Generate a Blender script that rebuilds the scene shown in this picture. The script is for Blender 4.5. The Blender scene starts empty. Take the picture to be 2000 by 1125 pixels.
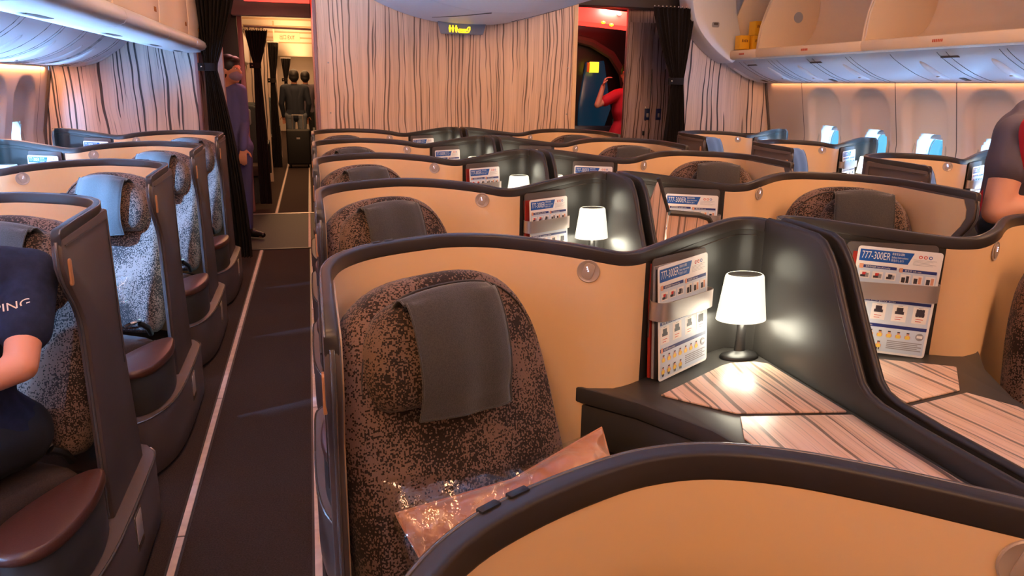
import bpy, bmesh, math, random
from mathutils import Vector, Matrix, Euler, noise
random.seed(7)
scn = bpy.context.scene
COL = scn.collection
R = math.radians
PI = math.pi

# ------------------------------------------------------------------ camera
CAMZ = 1.43
yaw, pit, rol = R(14.856), R(14.971), R(.853)
fw = Vector((math.sin(yaw)*math.cos(pit), math.cos(yaw)*math.cos(pit), -math.sin(pit)))
r0 = Vector((math.cos(yaw), -math.sin(yaw), 0)); u0 = r0.cross(fw)
rt = r0*math.cos(rol)+u0*math.sin(rol); up = -r0*math.sin(rol)+u0*math.cos(rol)
cd = bpy.data.cameras.new('camera'); cam = bpy.data.objects.new('camera', cd); COL.objects.link(cam)
cam.matrix_world = Matrix(((rt.x, up.x, -fw.x, 0), (rt.y, up.y, -fw.y, 0), (rt.z, up.z, -fw.z, CAMZ), (0, 0, 0, 1)))
cd.sensor_width = 36; cd.lens = 1468.9/2000*36; cd.clip_start = .02; cd.clip_end = 200
scn.camera = cam
# ------------------------------------------------------------------ world, light, exposure
w = bpy.data.worlds.new('sky'); scn.world = w; w.use_nodes = True
nt = w.node_tree; bg = nt.nodes['Background']
tc = nt.nodes.new('ShaderNodeTexCoord'); sp = nt.nodes.new('ShaderNodeSeparateXYZ'); cr = nt.nodes.new('ShaderNodeValToRGB')
nt.links.new(tc.outputs['Generated'], sp.inputs[0]); nt.links.new(sp.outputs['Z'], cr.inputs[0]); nt.links.new(cr.outputs[0], bg.inputs[0])
cr.color_ramp.elements[0].position = 0.0; cr.color_ramp.elements[0].color = (.10, .42, .62, 1)
cr.color_ramp.elements[1].position = .5; cr.color_ramp.elements[1].color = (.12, .52, .95, 1)
bg.inputs[1].default_value = .72
VS = scn.view_settings
VS.view_transform = 'Standard'; VS.look = 'None'; VS.gamma = 1; VS.use_curve_mapping = False
VS.exposure = 1.12

def area(name, loc, rot, sx, sy, power, col, spread=180):
    l = bpy.data.lights.new(name, 'AREA'); l.shape = 'RECTANGLE'; l.size = sx; l.size_y = sy; l.energy = power; l.color = col
    l.spread = R(spread)
    o = bpy.data.objects.new(name, l); COL.objects.link(o); o.location = loc; o.rotation_euler = rot
    o['kind'] = 'structure'
    return o
WARM = (1, .54, .275)
# cabin mood lighting: amber strips above the two aisles
for k in range(7):
    area('aisle_light_left', (-.22, -.9+1.05*k, 2.27), (R(40), 0, 0), .30, .5, [4, 6, 5.8, 5.2, 4.9, 4.2, 3.3][k], WARM)
    area('aisle_light_right', (2.6, -.9+1.05*k, 2.27), (R(40), 0, 0), .30, .5, [4, 7.5, 8, 7.5, 7, 5.5, 4][k], WARM)
area('forward_fill', (1.16, -1.6, 2.2), (R(45), 0, 0), 4.2, .6, 12, WARM)  # added frontal fill from behind the camera for the suite fronts
# light slots between the service panels and the side walls
area('cove_light_left', (-1.874, 2.9, 1.524), (0, 0, 0), .026, 7.2, 19, (1, .40, .14))
area('cove_light_right', (4.213, 2.9, 1.498), (0, 0, 0), .026, 7.2, 3.6, (1, .40, .14))
# daylight through the windows: sky from above, added fill standing in for ground bounce from below
area('daylight_left', (-2.8, 1.5, 1.6), (0, R(-72), 0), .9, 7.0, 1700, (.30, .58, 1))
area('daylight_right', (5.15, 2.8, 1.65), (0, R(70), 0), .9, 8.0, 240, (.30, .58, 1))
area('bounce_fill_left', (-2.7, 1.8, .35), (0, R(-118), 0), .7, 7.0, 2900, (.34, .58, 1))
area('bounce_fill_right', (5.1, 2.8, .35), (0, R(118), 0), .7, 8.0, 640, (.34, .58, 1))
# cabin behind the curtains
area('rear_cabin_light', (-.2, 17, 2.15), (0, 0, 0), .9, 15, 55, (1, .55, .26))
area('rear_ceiling_wash', (-.2, 17, 1.95), (R(180), 0, 0), .5, 15, 48, (1, .52, .20))
area('door_area_light', (-.4, 7.8, 2.1), (0, 0, 0), .5, .5, 4, (1, .5, .45))
area('right_galley_light', (3.05, 7.5, 2.25), (R(25), 0, 0), .2, .2, 5, (1, .85, .8))

# ------------------------------------------------------------------ materials
def mat(name, col, rough=.5, metal=0, spec=.5, emis=None, est=0, trans=0, coat=0, bump=None, sheen=0, alpha=1):
    m = bpy.data.materials.new(name); m.use_nodes = True
    b = m.node_tree.nodes['Principled BSDF']
    b.inputs['Base Color'].default_value = (*col, 1); b.inputs['Roughness'].default_value = rough
    b.inputs['Metallic'].default_value = metal; b.inputs['Specular IOR Level'].default_value = spec
    b.inputs['Transmission Weight'].default_value = trans; b.inputs['Coat Weight'].default_value = coat
    b.inputs['Sheen Weight'].default_value = sheen; b.inputs['Alpha'].default_value = alpha
    if emis: b.inputs['Emission Color'].default_value = (*emis, 1); b.inputs['Emission Strength'].default_value = est
    n = m.node_tree
    # a faint procedural unevenness on every surface
    t = n.nodes.new('ShaderNodeTexCoord'); no = n.nodes.new('ShaderNodeTexNoise'); no.inputs['Scale'].default_value = bump[0] if bump else 60
    bp = n.nodes.new('ShaderNodeBump'); bp.inputs['Strength'].default_value = bump[1] if bump else .006; bp.inputs['Distance'].default_value = .002
    n.links.new(t.outputs['Object'], no.inputs['Vector']); n.links.new(no.outputs['Fac'], bp.inputs['Height']); n.links.new(bp.outputs[0], b.inputs['Normal'])
    return m
def srgb(r, g, b):
    f = lambda c: (c/255/12.92) if c/255 <= .04045 else ((c/255+.055)/1.055)**2.4
    return (f(r), f(g), f(b))

def wood_mat(name, base, base2, dark, axis='z', sc=1.0, rough=.45, coat=0, shift=0.0, dens=1.0):
    """pale zebra veneer: thin wandering dark streaks along one axis"""
    m = bpy.data.materials.new(name); m.use_nodes = True; n = m.node_tree; L = n.links
    b = n.nodes['Principled BSDF']; b.inputs['Roughness'].default_value = rough; b.inputs['Coat Weight'].default_value = coat
    b.inputs['Coat Roughness'].default_value = .32
    t = n.nodes.new('ShaderNodeTexCoord'); mp = n.nodes.new('ShaderNodeMapping')
    mp.inputs['Location'].default_value = (shift, shift*.7, shift*.3)
    L.new(t.outputs['Object'], mp.inputs['Vector'])
    if axis != 'z': mp.inputs['Rotation'].default_value = (0, 0, R(axis))
    def N(t_, **k):
        x = n.nodes.new(t_)
        for a, v in k.items(): setattr(x, a, v)
        return x
    def math_(op, a, b_=None):
        x = N('ShaderNodeMath', operation=op)
        for i_, v in ((0, a), (1, b_)):
            if v is None: continue
            if isinstance(v, (int, float)): x.inputs[i_].default_value = v
            else: L.new(v, x.inputs[i_])
        return x.outputs[0]
    sp_ = N('ShaderNodeSeparateXYZ'); L.new(mp.outputs[0], sp_.inputs[0])
    U = math_('ADD', sp_.outputs[0], sp_.outputs[1]) if axis == 'z' else sp_.outputs[0]
    Vv = sp_.outputs[2] if axis == 'z' else sp_.outputs[1]
    def noise2(fu, fv, seed, det=0):
        c = N('ShaderNodeCombineXYZ'); L.new(math_('MULTIPLY', U, fu), c.inputs[0]); L.new(math_('MULTIPLY', Vv, fv), c.inputs[1]); c.inputs[2].default_value = seed
        no = N('ShaderNodeTexNoise'); no.inputs['Scale'].default_value = 1; no.inputs['Detail'].default_value = det; L.new(c.outputs[0], no.inputs['Vector']); return no.outputs['Fac']
    wander = math_('ADD', math_('MULTIPLY', math_('SUBTRACT', noise2(3*sc, 1.2*sc, 2.2), .5), .085/sc), math_('MULTIPLY', math_('SUBTRACT', noise2(9*sc, 5*sc, 7.7), .5), .022/sc))
    Uw = math_('ADD', U, wander)
    def line(freq, lo, hi, seed, fade):
        no = N('ShaderNodeTexNoise', noise_dimensions='1D'); no.inputs['Scale'].default_value = 1; no.inputs['Detail'].default_value = 0
        L.new(math_('ADD', math_('MULTIPLY', Uw, freq*sc), seed), no.inputs['W'])
        v = math_('ADD', no.outputs['Fac'], math_('MULTIPLY', math_('SUBTRACT', noise2(freq*.35*sc, 2.2*sc, seed), .5), fade))
        mr_ = N('ShaderNodeMapRange', clamp=True); mr_.inputs['From Min'].default_value = lo; mr_.inputs['From Max'].default_value = hi; L.new(v, mr_.inputs['Value']); return mr_.outputs[0]
    l1 = line(52, .655, .69, 11.3, .42); l2 = line(150, .62, .78, 43.1, .40)
    mx2s = math_('MAXIMUM', math_('MULTIPLY', l1, dens), math_('MULTIPLY', l2, .26))
    c1 = n.nodes.new('ShaderNodeMix'); c1.data_type = 'RGBA'; c1.inputs['A'].default_value = (*base, 1); c1.inputs['B'].default_value = (*base2, 1)
    mr = n.nodes.new('ShaderNodeMapRange'); mr.inputs['From Min'].default_value = .35; mr.inputs['From Max'].default_value = .68; L.new(noise2(26*sc, .8*sc, 5, 1), mr.inputs['Value']); L.new(mr.outputs[0], c1.inputs['Factor'])
    c2 = n.nodes.new('ShaderNodeMix'); c2.data_type = 'RGBA'; c2.inputs['B'].default_value = (*dark, 1); L.new(mx2s, c2.inputs['Factor']); L.new(c1.outputs['Result'], c2.inputs['A'])
    L.new(c2.outputs['Result'], b.inputs['Base Color'])
    return m

def speckle_mat(name, lo, hi, cell=300, bias=0.0):
    """jacquard upholstery: fine light pixels dissolving in and out of a dark ground"""
    m = bpy.data.materials.new(name); m.use_nodes = True; n = m.node_tree; L = n.links
    b = n.nodes['Principled BSDF']; b.inputs['Roughness'].default_value = .92; b.inputs['Sheen Weight'].default_value = .15; b.inputs['Specular IOR Level'].default_value = .15
    t = n.nodes.new('ShaderNodeTexCoord')
    vo = n.nodes.new('ShaderNodeTexVoronoi'); vo.inputs['Scale'].default_value = cell; vo.inputs['Randomness'].default_value = .35; L.new(t.outputs['Object'], vo.inputs['Vector'])
    sr = n.nodes.new('ShaderNodeSeparateColor'); L.new(vo.outputs['Color'], sr.inputs[0])
    no = n.nodes.new('ShaderNodeTexNoise'); no.inputs['Scale'].default_value = 10; no.inputs['Detail'].default_value = 1; L.new(t.outputs['Object'], no.inputs['Vector'])
    mr = n.nodes.new('ShaderNodeMapRange'); mr.inputs['From Min'].default_value = .30; mr.inputs['From Max'].default_value = .70; mr.inputs['To Min'].default_value = .08+bias; mr.inputs['To Max'].default_value = .90+bias; L.new(no.outputs['Fac'], mr.inputs['Value'])
    lt = n.nodes.new('ShaderNodeMath'); lt.operation = 'LESS_THAN'; L.new(sr.outputs[0], lt.inputs[0]); L.new(mr.outputs[0], lt.inputs[1])
    c = n.nodes.new('ShaderNodeMix'); c.data_type = 'RGBA'; c.inputs['A'].default_value = (*lo, 1); c.inputs['B'].default_value = (*hi, 1); L.new(lt.outputs[0], c.inputs['Factor'])
    L.new(c.outputs['Result'], b.inputs['Base Color'])
    bp = n.nodes.new('ShaderNodeBump'); bp.inputs['Strength'].default_value = .35; bp.inputs['Distance'].default_value = .0015; L.new(vo.outputs['Distance'], bp.inputs['Height']); L.new(bp.outputs[0], b.inputs['Normal'])
    return m

def noise_mat(name, c1, c2, scale, rough=.9, bump=.3, dist=.002, stretch=(1, 1, 1), sheen=0, spec=.3, detail=4):
    m = bpy.data.materials.new(name); m.use_nodes = True; n = m.node_tree; L = n.links
    b = n.nodes['Principled BSDF']; b.inputs['Roughness'].default_value = rough; b.inputs['Sheen Weight'].default_value = sheen; b.inputs['Specular IOR Level'].default_value = spec
    t = n.nodes.new('ShaderNodeTexCoord'); mp = n.nodes.new('ShaderNodeMapping'); mp.inputs['Scale'].default_value = stretch; L.new(t.outputs['Object'], mp.inputs['Vector'])
    no = n.nodes.new('ShaderNodeTexNoise'); no.inputs['Scale'].default_value = scale; no.inputs['Detail'].default_value = detail; L.new(mp.outputs[0], no.inputs['Vector'])
    cr = n.nodes.new('ShaderNodeValToRGB'); cr.color_ramp.elements[0].color = (*c1, 1); cr.color_ramp.elements[1].color = (*c2, 1)
    cr.color_ramp.elements[0].position = .35; cr.color_ramp.elements[1].position = .65
    L.new(no.outputs['Fac'], cr.inputs[0]); L.new(cr.outputs[0], b.inputs['Base Color'])
    bp = n.nodes.new('ShaderNodeBump'); bp.inputs['Strength'].default_value = bump; bp.inputs['Distance'].default_value = dist; L.new(no.outputs['Fac'], bp.inputs['Height']); L.new(bp.outputs[0], b.inputs['Normal'])
    return m

def clear_mat(name, alpha, rough=.08, tint=(1, 1, 1)):
    m = bpy.data.materials.new(name); m.use_nodes = True; n = m.node_tree; L = n.links
    for x in list(n.nodes):
        if x.type != 'OUTPUT_MATERIAL': n.nodes.remove(x)
    o = [x for x in n.nodes if x.type == 'OUTPUT_MATERIAL'][0]
    tr = n.nodes.new('ShaderNodeBsdfTransparent'); tr.inputs[0].default_value = (*tint, 1)
    gl = n.nodes.new('ShaderNodeBsdfGlossy'); gl.inputs['Roughness'].default_value = rough
    t = n.nodes.new('ShaderNodeTexCoord'); no = n.nodes.new('ShaderNodeTexNoise'); no.inputs['Scale'].default_value = 26; no.inputs['Detail'].default_value = 3
    bp = n.nodes.new('ShaderNodeBump'); bp.inputs['Strength'].default_value = .9 if 'film' in name else .02; bp.inputs['Distance'].default_value = .013
    L.new(t.outputs['Object'], no.inputs['Vector']); L.new(no.outputs['Fac'], bp.inputs['Height']); L.new(bp.outputs[0], gl.inputs['Normal'])
    mx = n.nodes.new('ShaderNodeMixShader'); mx.inputs[0].default_value = alpha
    L.new(tr.outputs[0], mx.inputs[1]); L.new(gl.outputs[0], mx.inputs[2]); L.new(mx.outputs[0], o.inputs['Surface'])
    return m

M = dict(
    shell=mat('shell_taupe', srgb(86, 72, 68), .44),
    rim=mat('rim_dark', srgb(50, 43, 41), .40),
    cream=mat('cream_laminate', srgb(236, 194, 146), .55),
    accent=mat('accent_satin', srgb(44, 41, 39), .42),
    trim=mat('edge_trim', srgb(120, 112, 110), .25, metal=.6),
    console=mat('console_grey', srgb(58, 55, 53), .42),
    table=wood_mat('table_veneer', srgb(244, 208, 184), srgb(222, 176, 148), srgb(50, 34, 28), axis=4, sc=1.35, rough=.40, coat=.25, dens=.72),
    fabric=speckle_mat('seat_jacquard', srgb(48, 37, 33), srgb(124, 98, 86), 300),
    fabric2=speckle_mat('headrest_jacquard', srgb(46, 36, 32), srgb(116, 92, 78), 330, .05),
    plain=noise_mat('plain_seat_cloth', srgb(56, 44, 40), srgb(72, 56, 50), 300),
    leather=mat('brown_leather', srgb(78, 44, 34), .34, bump=(260, .15)),
    towel=noise_mat('grey_towel', srgb(60, 56, 53), srgb(74, 69, 66), 420, .95, .6, .0015, sheen=.3),
    silver=mat('satin_metal', srgb(196, 186, 182), .32, metal=.75),
    chrome=mat('chrome', srgb(220, 214, 208), .18, metal=1),
    black=mat('black_plastic', srgb(22, 20, 20), .4),
    shade=mat('lamp_shade', (1, .98, .9), .5, emis=(1, .94, .74), est=.50),
    led=mat('white_led', (.9, .9, 1), .4, emis=(.7, .7, 1), est=1.6),
    ledblue=mat('blue_led', (.2, .4, 1), .4, emis=(.12, .3, 1), est=4),
    lightface=mat('reading_light_face', srgb(186, 166, 152), .35, metal=.2),
    marker=mat('marker_orange', srgb(150, 92, 62), .4, emis=(1, .35, .12), est=.05),
    carpet=noise_mat('carpet_brown', srgb(46, 34, 31), srgb(66, 50, 45), 190, .98, .8, .004),
    strip=noise_mat('floor_path_strip', srgb(206, 182, 176), srgb(222, 200, 192), 30, .5, .1),
    mat_=noise_mat('vinyl_mat', srgb(50, 48, 52), srgb(58, 56, 60), 60, .6, .1),
    wallwood=wood_mat('bulkhead_veneer', srgb(240, 204, 176), srgb(222, 184, 156), srgb(96, 66, 54), 'z', 1.15, .5, dens=.85),
    wallwood2=wood_mat('side_bulkhead_veneer', srgb(224, 204, 192), srgb(206, 186, 176), srgb(70, 62, 64), 'z', .85, .5, shift=4.2),
    lavwood=wood_mat('lavatory_veneer', srgb(182, 154, 152), srgb(156, 128, 126), srgb(80, 52, 50), 'z', 1.3, .5, shift=9.0),
    side=mat('sidewall_white', srgb(204, 188, 180), .6),
    bezel=mat('window_bezel', srgb(170, 164, 160), .5),
    bin=mat('bin_beige', srgb(222, 196, 170), .5),
    binw=mat('bin_white', srgb(216, 214, 218), .42),
    psu=mat('psu_panel', srgb(206, 208, 216), .42),
    ceil=mat('ceiling_white', srgb(214, 200, 190), .6),
    curtain=noise_mat('curtain_cloth', srgb(26, 21, 22), srgb(33, 27, 27), 260, .95, .3, .001, sheen=.0),
    dark=mat('dark_panel', srgb(20, 22, 26), .35),
    doorblue=mat('door_window_dark', srgb(14, 34, 46), .25, emis=srgb(14, 50, 70), est=.25), plate=mat('latch_grey', srgb(190, 172, 164), .35),
    pinkpost=mat('pink_post', srgb(150, 112, 112), .5),
    red=mat('red_light', (1, .02, .01), .5, emis=(1, .03, .02), est=1.6),
    yellow=mat('yellow_sign', (1, .75, .02), .5, emis=(1, .72, .02), est=1.3),
    amber=mat('amber_symbol', (1, .6, 0), .5, emis=(1, .62, .01), est=1.6),
    signgrey=mat('sign_grey', srgb(140, 138, 146), .5),
    yel=mat('yellow_carton', srgb(232, 168, 24), .55),
    brownprint=mat('brown_print', srgb(140, 84, 20), .6),
    white=mat('card_white', srgb(240, 236, 236), .35, coat=.3),
    pale=mat('card_pale_blue', srgb(206, 218, 234), .4),
    blue=mat('card_blue', srgb(20, 84, 170), .4),
    navyp=mat('card_navy', srgb(38, 52, 122), .4),
    ink=mat('card_ink', srgb(56, 50, 62), .5),
    redp=mat('card_red', srgb(210, 60, 60), .5),
    yelp=mat('card_yellow', srgb(236, 206, 92), .5),
    skinp=mat('card_skin', srgb(226, 160, 130), .5),
    greyp=mat('card_grey', srgb(150, 150, 160), .5),
    magred=mat('magazine_red', srgb(170, 50, 40), .4), magdk=mat('magazine_black', srgb(30, 26, 34), .3), maggr=mat('magazine_grey', srgb(150, 150, 158), .4), paper=mat('paper_edge', srgb(226, 208, 190), .7),
    satin=noise_mat('satin_copper', srgb(172, 104, 70), srgb(206, 142, 102), 12, .30, .9, .018, sheen=.4, spec=.8, detail=3),
    film=clear_mat('clear_film', .14, .12),
    pane=clear_mat('window_pane', .06, .03, (.86, .95, 1)),
    pocket=clear_mat('smoked_pocket', .10, .2, (.60, .57, .52)),
    skin=mat('skin', srgb(214, 150, 122), .5), skin2=mat('skin_warm', srgb(216, 140, 108), .5),
    hair=mat('hair_black', srgb(26, 20, 20), .5), navy=noise_mat('navy_shirt', srgb(28, 32, 50), srgb(36, 40, 62), 40, .9, .3, .004),
    redcloth=mat('red_uniform', srgb(206, 24, 44), .75), greycloth=mat('grey_uniform', srgb(86, 76, 88), .8), purple=mat('purple_uniform', srgb(88, 84, 132), .8),
    blackcloth=mat('black_trousers', srgb(26, 26, 30), .85), jacket=mat('dark_jacket', srgb(38, 44, 58), .8), greytrous=mat('grey_trousers', srgb(110, 118, 130), .85),
    maskc=mat('mask_pale', srgb(150, 130, 160), .8), bagc=mat('bag_black', srgb(20, 20, 22), .6), letter=mat('white_letters', srgb(236, 220, 196), .6),
    rowseat=noise_mat('rear_seat_cloth', srgb(58, 66, 72), srgb(74, 80, 84), 200), rowseat2=noise_mat('rear_seat_brown', srgb(74, 62, 60), srgb(92, 78, 74), 200), rowshell=mat('rear_seat_shell', srgb(44, 44, 48), .4),
    lip=mat('lip', srgb(176, 96, 88), .5), eyew=mat('eye_white', (.8, .8, .8), .3), eyed=mat('eye_dark', (.02, .01, .01), .2),
    vent=mat('vent_dark', srgb(84, 74, 72), .6), redprint=mat('red_print', srgb(190, 80, 50), .6), blueplate=mat('blue_latch_plate', srgb(30, 40, 84), .4),
)
# ------------------------------------------------------------------ mesh builder
class MB:
    def __init__(s): s.v = []; s.f = []; s.m = []
    def add(s, vs, fs, mi=0):
        k = len(s.v); s.v += [Vector(v) for v in vs]
        for f in fs: s.f.append(tuple(i+k for i in f)); s.m.append(mi)
        return s
    def box(s, x0, x1, y0, y1, z0, z1, mi=0, T=None):
        v = [Vector((x, y, z)) for z in (z0, z1) for y in (y0, y1) for x in (x0, x1)]
        if T: v = [T @ p for p in v]
        return s.add(v, [(0, 2, 3, 1), (4, 5, 7, 6), (0, 1, 5, 4), (2, 6, 7, 3), (0, 4, 6, 2), (1, 3, 7, 5)], mi)
    def prism(s, poly, a, b, fn, mi=0):
        """poly: 2D outline; fn(p, q, h) -> 3D; extruded h from a to b"""
        n = len(poly); v = [fn(p[0], p[1], a) for p in poly]+[fn(p[0], p[1], b) for p in poly]
        return s.add(v, [tuple(range(n))[::-1], tuple(range(n, 2*n))]+[(i, (i+1) % n, (i+1) % n+n, i+n) for i in range(n)], mi)
    def grid(s, fn, nu, nv, mi=0, cu=False, cv=False, skip=None):
        k = len(s.v)
        for i in range(nu if cu else nu+1):
            for j in range(nv if cv else nv+1): s.v.append(Vector(fn(i/nu, j/nv)))
        W = nv if cv else nv+1; H = nu if cu else nu+1
        for i in range(nu):
            for j in range(nv):
                if skip and skip((i+.5)/nu, (j+.5)/nv): continue
                a, b = i, (i+1) % H if cu else i+1; c, d = j, (j+1) % W if cv else j+1
                s.f.append((k+a*W+c, k+b*W+c, k+b*W+d, k+a*W+d)); s.m.append(mi)
        return s
    def lathe(s, prof, c=(0, 0, 0), n=32, mi=0, sx=1, sy=1, cap=True):
        k = len(s.v); P = len(prof)
        for r, z in prof:
            for i in range(n):
                a = 2*PI*i/n; s.v.append(Vector((c[0]+r*sx*math.cos(a), c[1]+r*sy*math.sin(a), c[2]+z)))
        for j in range(P-1):
            for i in range(n): s.f.append((k+j*n+i, k+j*n+(i+1) % n, k+(j+1)*n+(i+1) % n, k+(j+1)*n+i)); s.m.append(mi)
        if cap:
            s.f.append(tuple(k+i for i in range(n))[::-1]); s.m.append(mi)
            s.f.append(tuple(k+(P-1)*n+i for i in range(n))); s.m.append(mi)
        return s
    def tube(s, pts, r, n=10, mi=0, closed=False):
        pts = [Vector(p) for p in pts]; k = len(s.v); N = len(pts); rr = r if isinstance(r, (list, tuple)) else [r]*N
        up_ = Vector((0, 0, 1)); pr = None
        for i, p in enumerate(pts):
            t = (pts[(i+1) % N if closed else min(i+1, N-1)]-pts[(i-1) if (closed or i > 0) else 0]).normalized()
            if pr is None: a = t.orthogonal().normalized()
            else: a = (pr-t*pr.dot(t)).normalized()
            pr = a; b = t.cross(a)
            for j in range(n): q = 2*PI*j/n; s.v.append(p+(a*math.cos(q)+b*math.sin(q))*rr[i])
        for i in range(N if closed else N-1):
            for j in range(n):
                i2 = (i+1) % N; s.f.append((k+i*n+j, k+i2*n+j, k+i2*n+(j+1) % n, k+i*n+(j+1) % n)); s.m.append(mi)
        if not closed:
            s.f.append(tuple(k+j for j in range(n))[::-1]); s.m.append(mi); s.f.append(tuple(k+(N-1)*n+j for j in range(n))); s.m.append(mi)
        return s
    def sphere(s, c, r, n=16, mi=0, rot=None):
        r = r if isinstance(r, (list, tuple)) else (r, r, r); c = Vector(c)
        def f(u, v):
            a = 2*PI*v; t = PI*(.001+.998*u); p = Vector((r[0]*math.sin(t)*math.cos(a), r[1]*math.sin(t)*math.sin(a), r[2]*math.cos(t)))
            if rot: p = rot @ p
            return c+p
        s.grid(f, n, n*2, mi, cv=True); return s
    def capsule(s, p, q, r1, r2, n=14, mi=0):
        p, q = Vector(p), Vector(q); d = (q-p).normalized(); a = d.orthogonal().normalized(); b = d.cross(a); k = len(s.v); rings = []
        for t in range(5): an = PI/2*t/5; rings.append((p-d*r1*math.cos(an), r1*math.sin(an)+1e-4))
        rings.append((p, r1)); rings.append((q, r2))
        for t in range(1, 6): an = PI/2*t/5; rings.append((q+d*r2*math.sin(an), r2*math.cos(an)+1e-4))
        for c, r in rings:
            for j in range(n): t = 2*PI*j/n; s.v.append(c+(a*math.cos(t)+b*math.sin(t))*r)
        for i in range(len(rings)-1):
            for j in range(n): s.f.append((k+i*n+j, k+(i+1)*n+j, k+(i+1)*n+(j+1) % n, k+i*n+(j+1) % n)); s.m.append(mi)
        s.f.append(tuple(k+j for j in range(n))[::-1]); s.m.append(mi); s.f.append(tuple(k+(len(rings)-1)*n+j for j in range(n))); s.m.append(mi)
        return s
    def build(s, name, mats, parent=None, smooth=35, bev=0, seg=2, remesh=0, sm=0, fixn=True):
        me = bpy.data.meshes.new(name); me.from_pydata([tuple(v) for v in s.v], [], s.f)
        if not isinstance(mats, (list, tuple)): mats = [mats]
        for m in mats: me.materials.append(M[m] if isinstance(m, str) else m)
        me.polygons.foreach_set('material_index', s.m)
        bm = bmesh.new(); bm.from_mesh(me)
        if fixn: bmesh.ops.recalc_face_normals(bm, faces=bm.faces)
        if bev:
            es = [e for e in bm.edges if len(e.link_faces) == 2 and e.calc_face_angle(0) > R(30)]
            bmesh.ops.bevel(bm, geom=es, offset=bev, segments=seg, profile=.5, affect='EDGES', clamp_overlap=True)
        bm.to_mesh(me); bm.free()
        if remesh:
            t = bpy.data.objects.new('tmp', me); COL.objects.link(t)
            a = t.modifiers.new('r', 'REMESH'); a.mode = 'VOXEL'; a.voxel_size = remesh
            if sm: b = t.modifiers.new('s', 'SMOOTH'); b.iterations = sm; b.factor = .5
            dg = bpy.context.evaluated_depsgraph_get(); me2 = bpy.data.meshes.new_from_object(t.evaluated_get(dg))
            bpy.data.objects.remove(t); me2.name = name; me = me2
            me.materials.clear()
            for m in mats: me.materials.append(M[m] if isinstance(m, str) else m)
        if smooth:
            me.polygons.foreach_set('use_smooth', [True]*len(me.polygons))
            if smooth < 180: me.set_sharp_from_angle(angle=R(smooth))
        o = bpy.data.objects.new(name, me); COL.objects.link(o)
        if parent: o.parent = parent
        return o
def tag(o, label=None, cat=None, group=None, kind=None):
    if label: o['label'] = label
    if cat: o['category'] = cat
    if group: o['group'] = group
    if kind: o['kind'] = kind
    return o
def empty(name, loc=(0, 0, 0), rz=0, label=None, cat=None, group=None):
    o = bpy.data.objects.new(name, None); COL.objects.link(o); o.location = loc; o.rotation_euler = (0, 0, rz); o.empty_display_size = .1
    return tag(o, label, cat, group)
def copy_tree(o, parent=None):
    c = o.copy(); COL.objects.link(c)
    if parent: c.parent = parent
    for ch in [x for x in o.children]: copy_tree(ch, c)
    return c
def struct(name, mb, mats, **k):
    o = mb.build(name, mats, **k); o['kind'] = 'structure'; return o
def rrect(cx, cy, hw, hh, r, n=6):
    out = []
    for (sx, sy, a0) in ((1, 1, 0), (-1, 1, 90), (-1, -1, 180), (1, -1, 270)):
        for i in range(n+1):
            a = R(a0+90*i/n); out.append((cx+sx*(hw-r)+r*math.cos(a), cy+sy*(hh-r)+r*math.sin(a)))
    return out
def smooth_path(pts, k=2, closed=False):
    """Catmull-Rom refinement"""
    P = [Vector(p) for p in pts]; out = []; n = len(P)
    for i in range(n if closed else n-1):
        p0 = P[(i-1) % n] if closed or i > 0 else P[0]; p1 = P[i]; p2 = P[(i+1) % n]; p3 = P[(i+2) % n] if closed or i+2 < n else P[-1]
        for j in range(k):
            t = j/k; out.append(.5*((2*p1)+(-p0+p2)*t+(2*p0-5*p1+4*p2-p3)*t*t+(-p0+3*p1-3*p2+p3)*t**3))
    if not closed: out.append(P[-1])
    return out
_txt = {}
def text_mesh(s, size, name='lettering'):
    key = (s, size)
    if key in _txt: return _txt[key]
    cu = bpy.data.curves.new(name, 'FONT'); cu.body = s; cu.size = size; cu.resolution_u = 3; cu.extrude = 0
    t = bpy.data.objects.new('tmp', cu); COL.objects.link(t)
    dg = bpy.context.evaluated_depsgraph_get(); me = bpy.data.meshes.new_from_object(t.evaluated_get(dg)); bpy.data.objects.remove(t)
    _txt[key] = ([v.co.copy() for v in me.vertices], [tuple(p.vertices) for p in me.polygons]); return _txt[key]
def put_text(mb, s, size, fn, mi, w=None):
    vs, fs = text_mesh(s, size)
    if not vs: return
    x0 = min(v.x for v in vs); x1 = max(v.x for v in vs); k = (w/(x1-x0)) if w else 1
    mb.add([fn((v.x-x0)*k, v.y) for v in vs], fs, mi)
# ================================================================== SETTING
BY = 6.6                       # class divider plane
XL = lambda z: (-1.89-.09*min(1, max(0, (1.5-z)/.45))+.12*max(0, (.6-z)/.6)**1.5)
XR = lambda z: (4.23+.09*min(1, max(0, (1.5-z)/.45))-.12*max(0, (.6-z)/.6)**1.5)
struct('floor', MB().box(-2.3, 4.6, -2.2, 6.88, -.05, 0), 'carpet', smooth=0)
struct('floor_2', MB().box(-2.3, 4.6, 6.88, 8.85, -.05, .002), 'mat_', smooth=0)
struct('floor_3', MB().box(-2.3, 4.6, 8.85, 26, -.05, 0), 'carpet', smooth=0)
struct('trim_1', MB().box(-.95, .35, 6.87, 6.90, 0, .008), 'rim', bev=.002)
struct('trim_2', MB().box(-.95, .35, 8.83, 8.87, 0, .008), 'silver', bev=.002)
def strips(nm, label, x, segs):
    r = empty(nm, (x, 0, 0), 0, label, 'floor path strip')
    for a, b in segs: MB().box(-.011, .011, a+.004, b-.004, 0, .004).build('strip_segment', 'strip', r, bev=.0015)
    for a, b in segs[:1]: MB().box(-.019, .019, segs[0][0], segs[-1][1], 0, .0012).build('strip_channel', 'rim', r)
    return r
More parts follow.
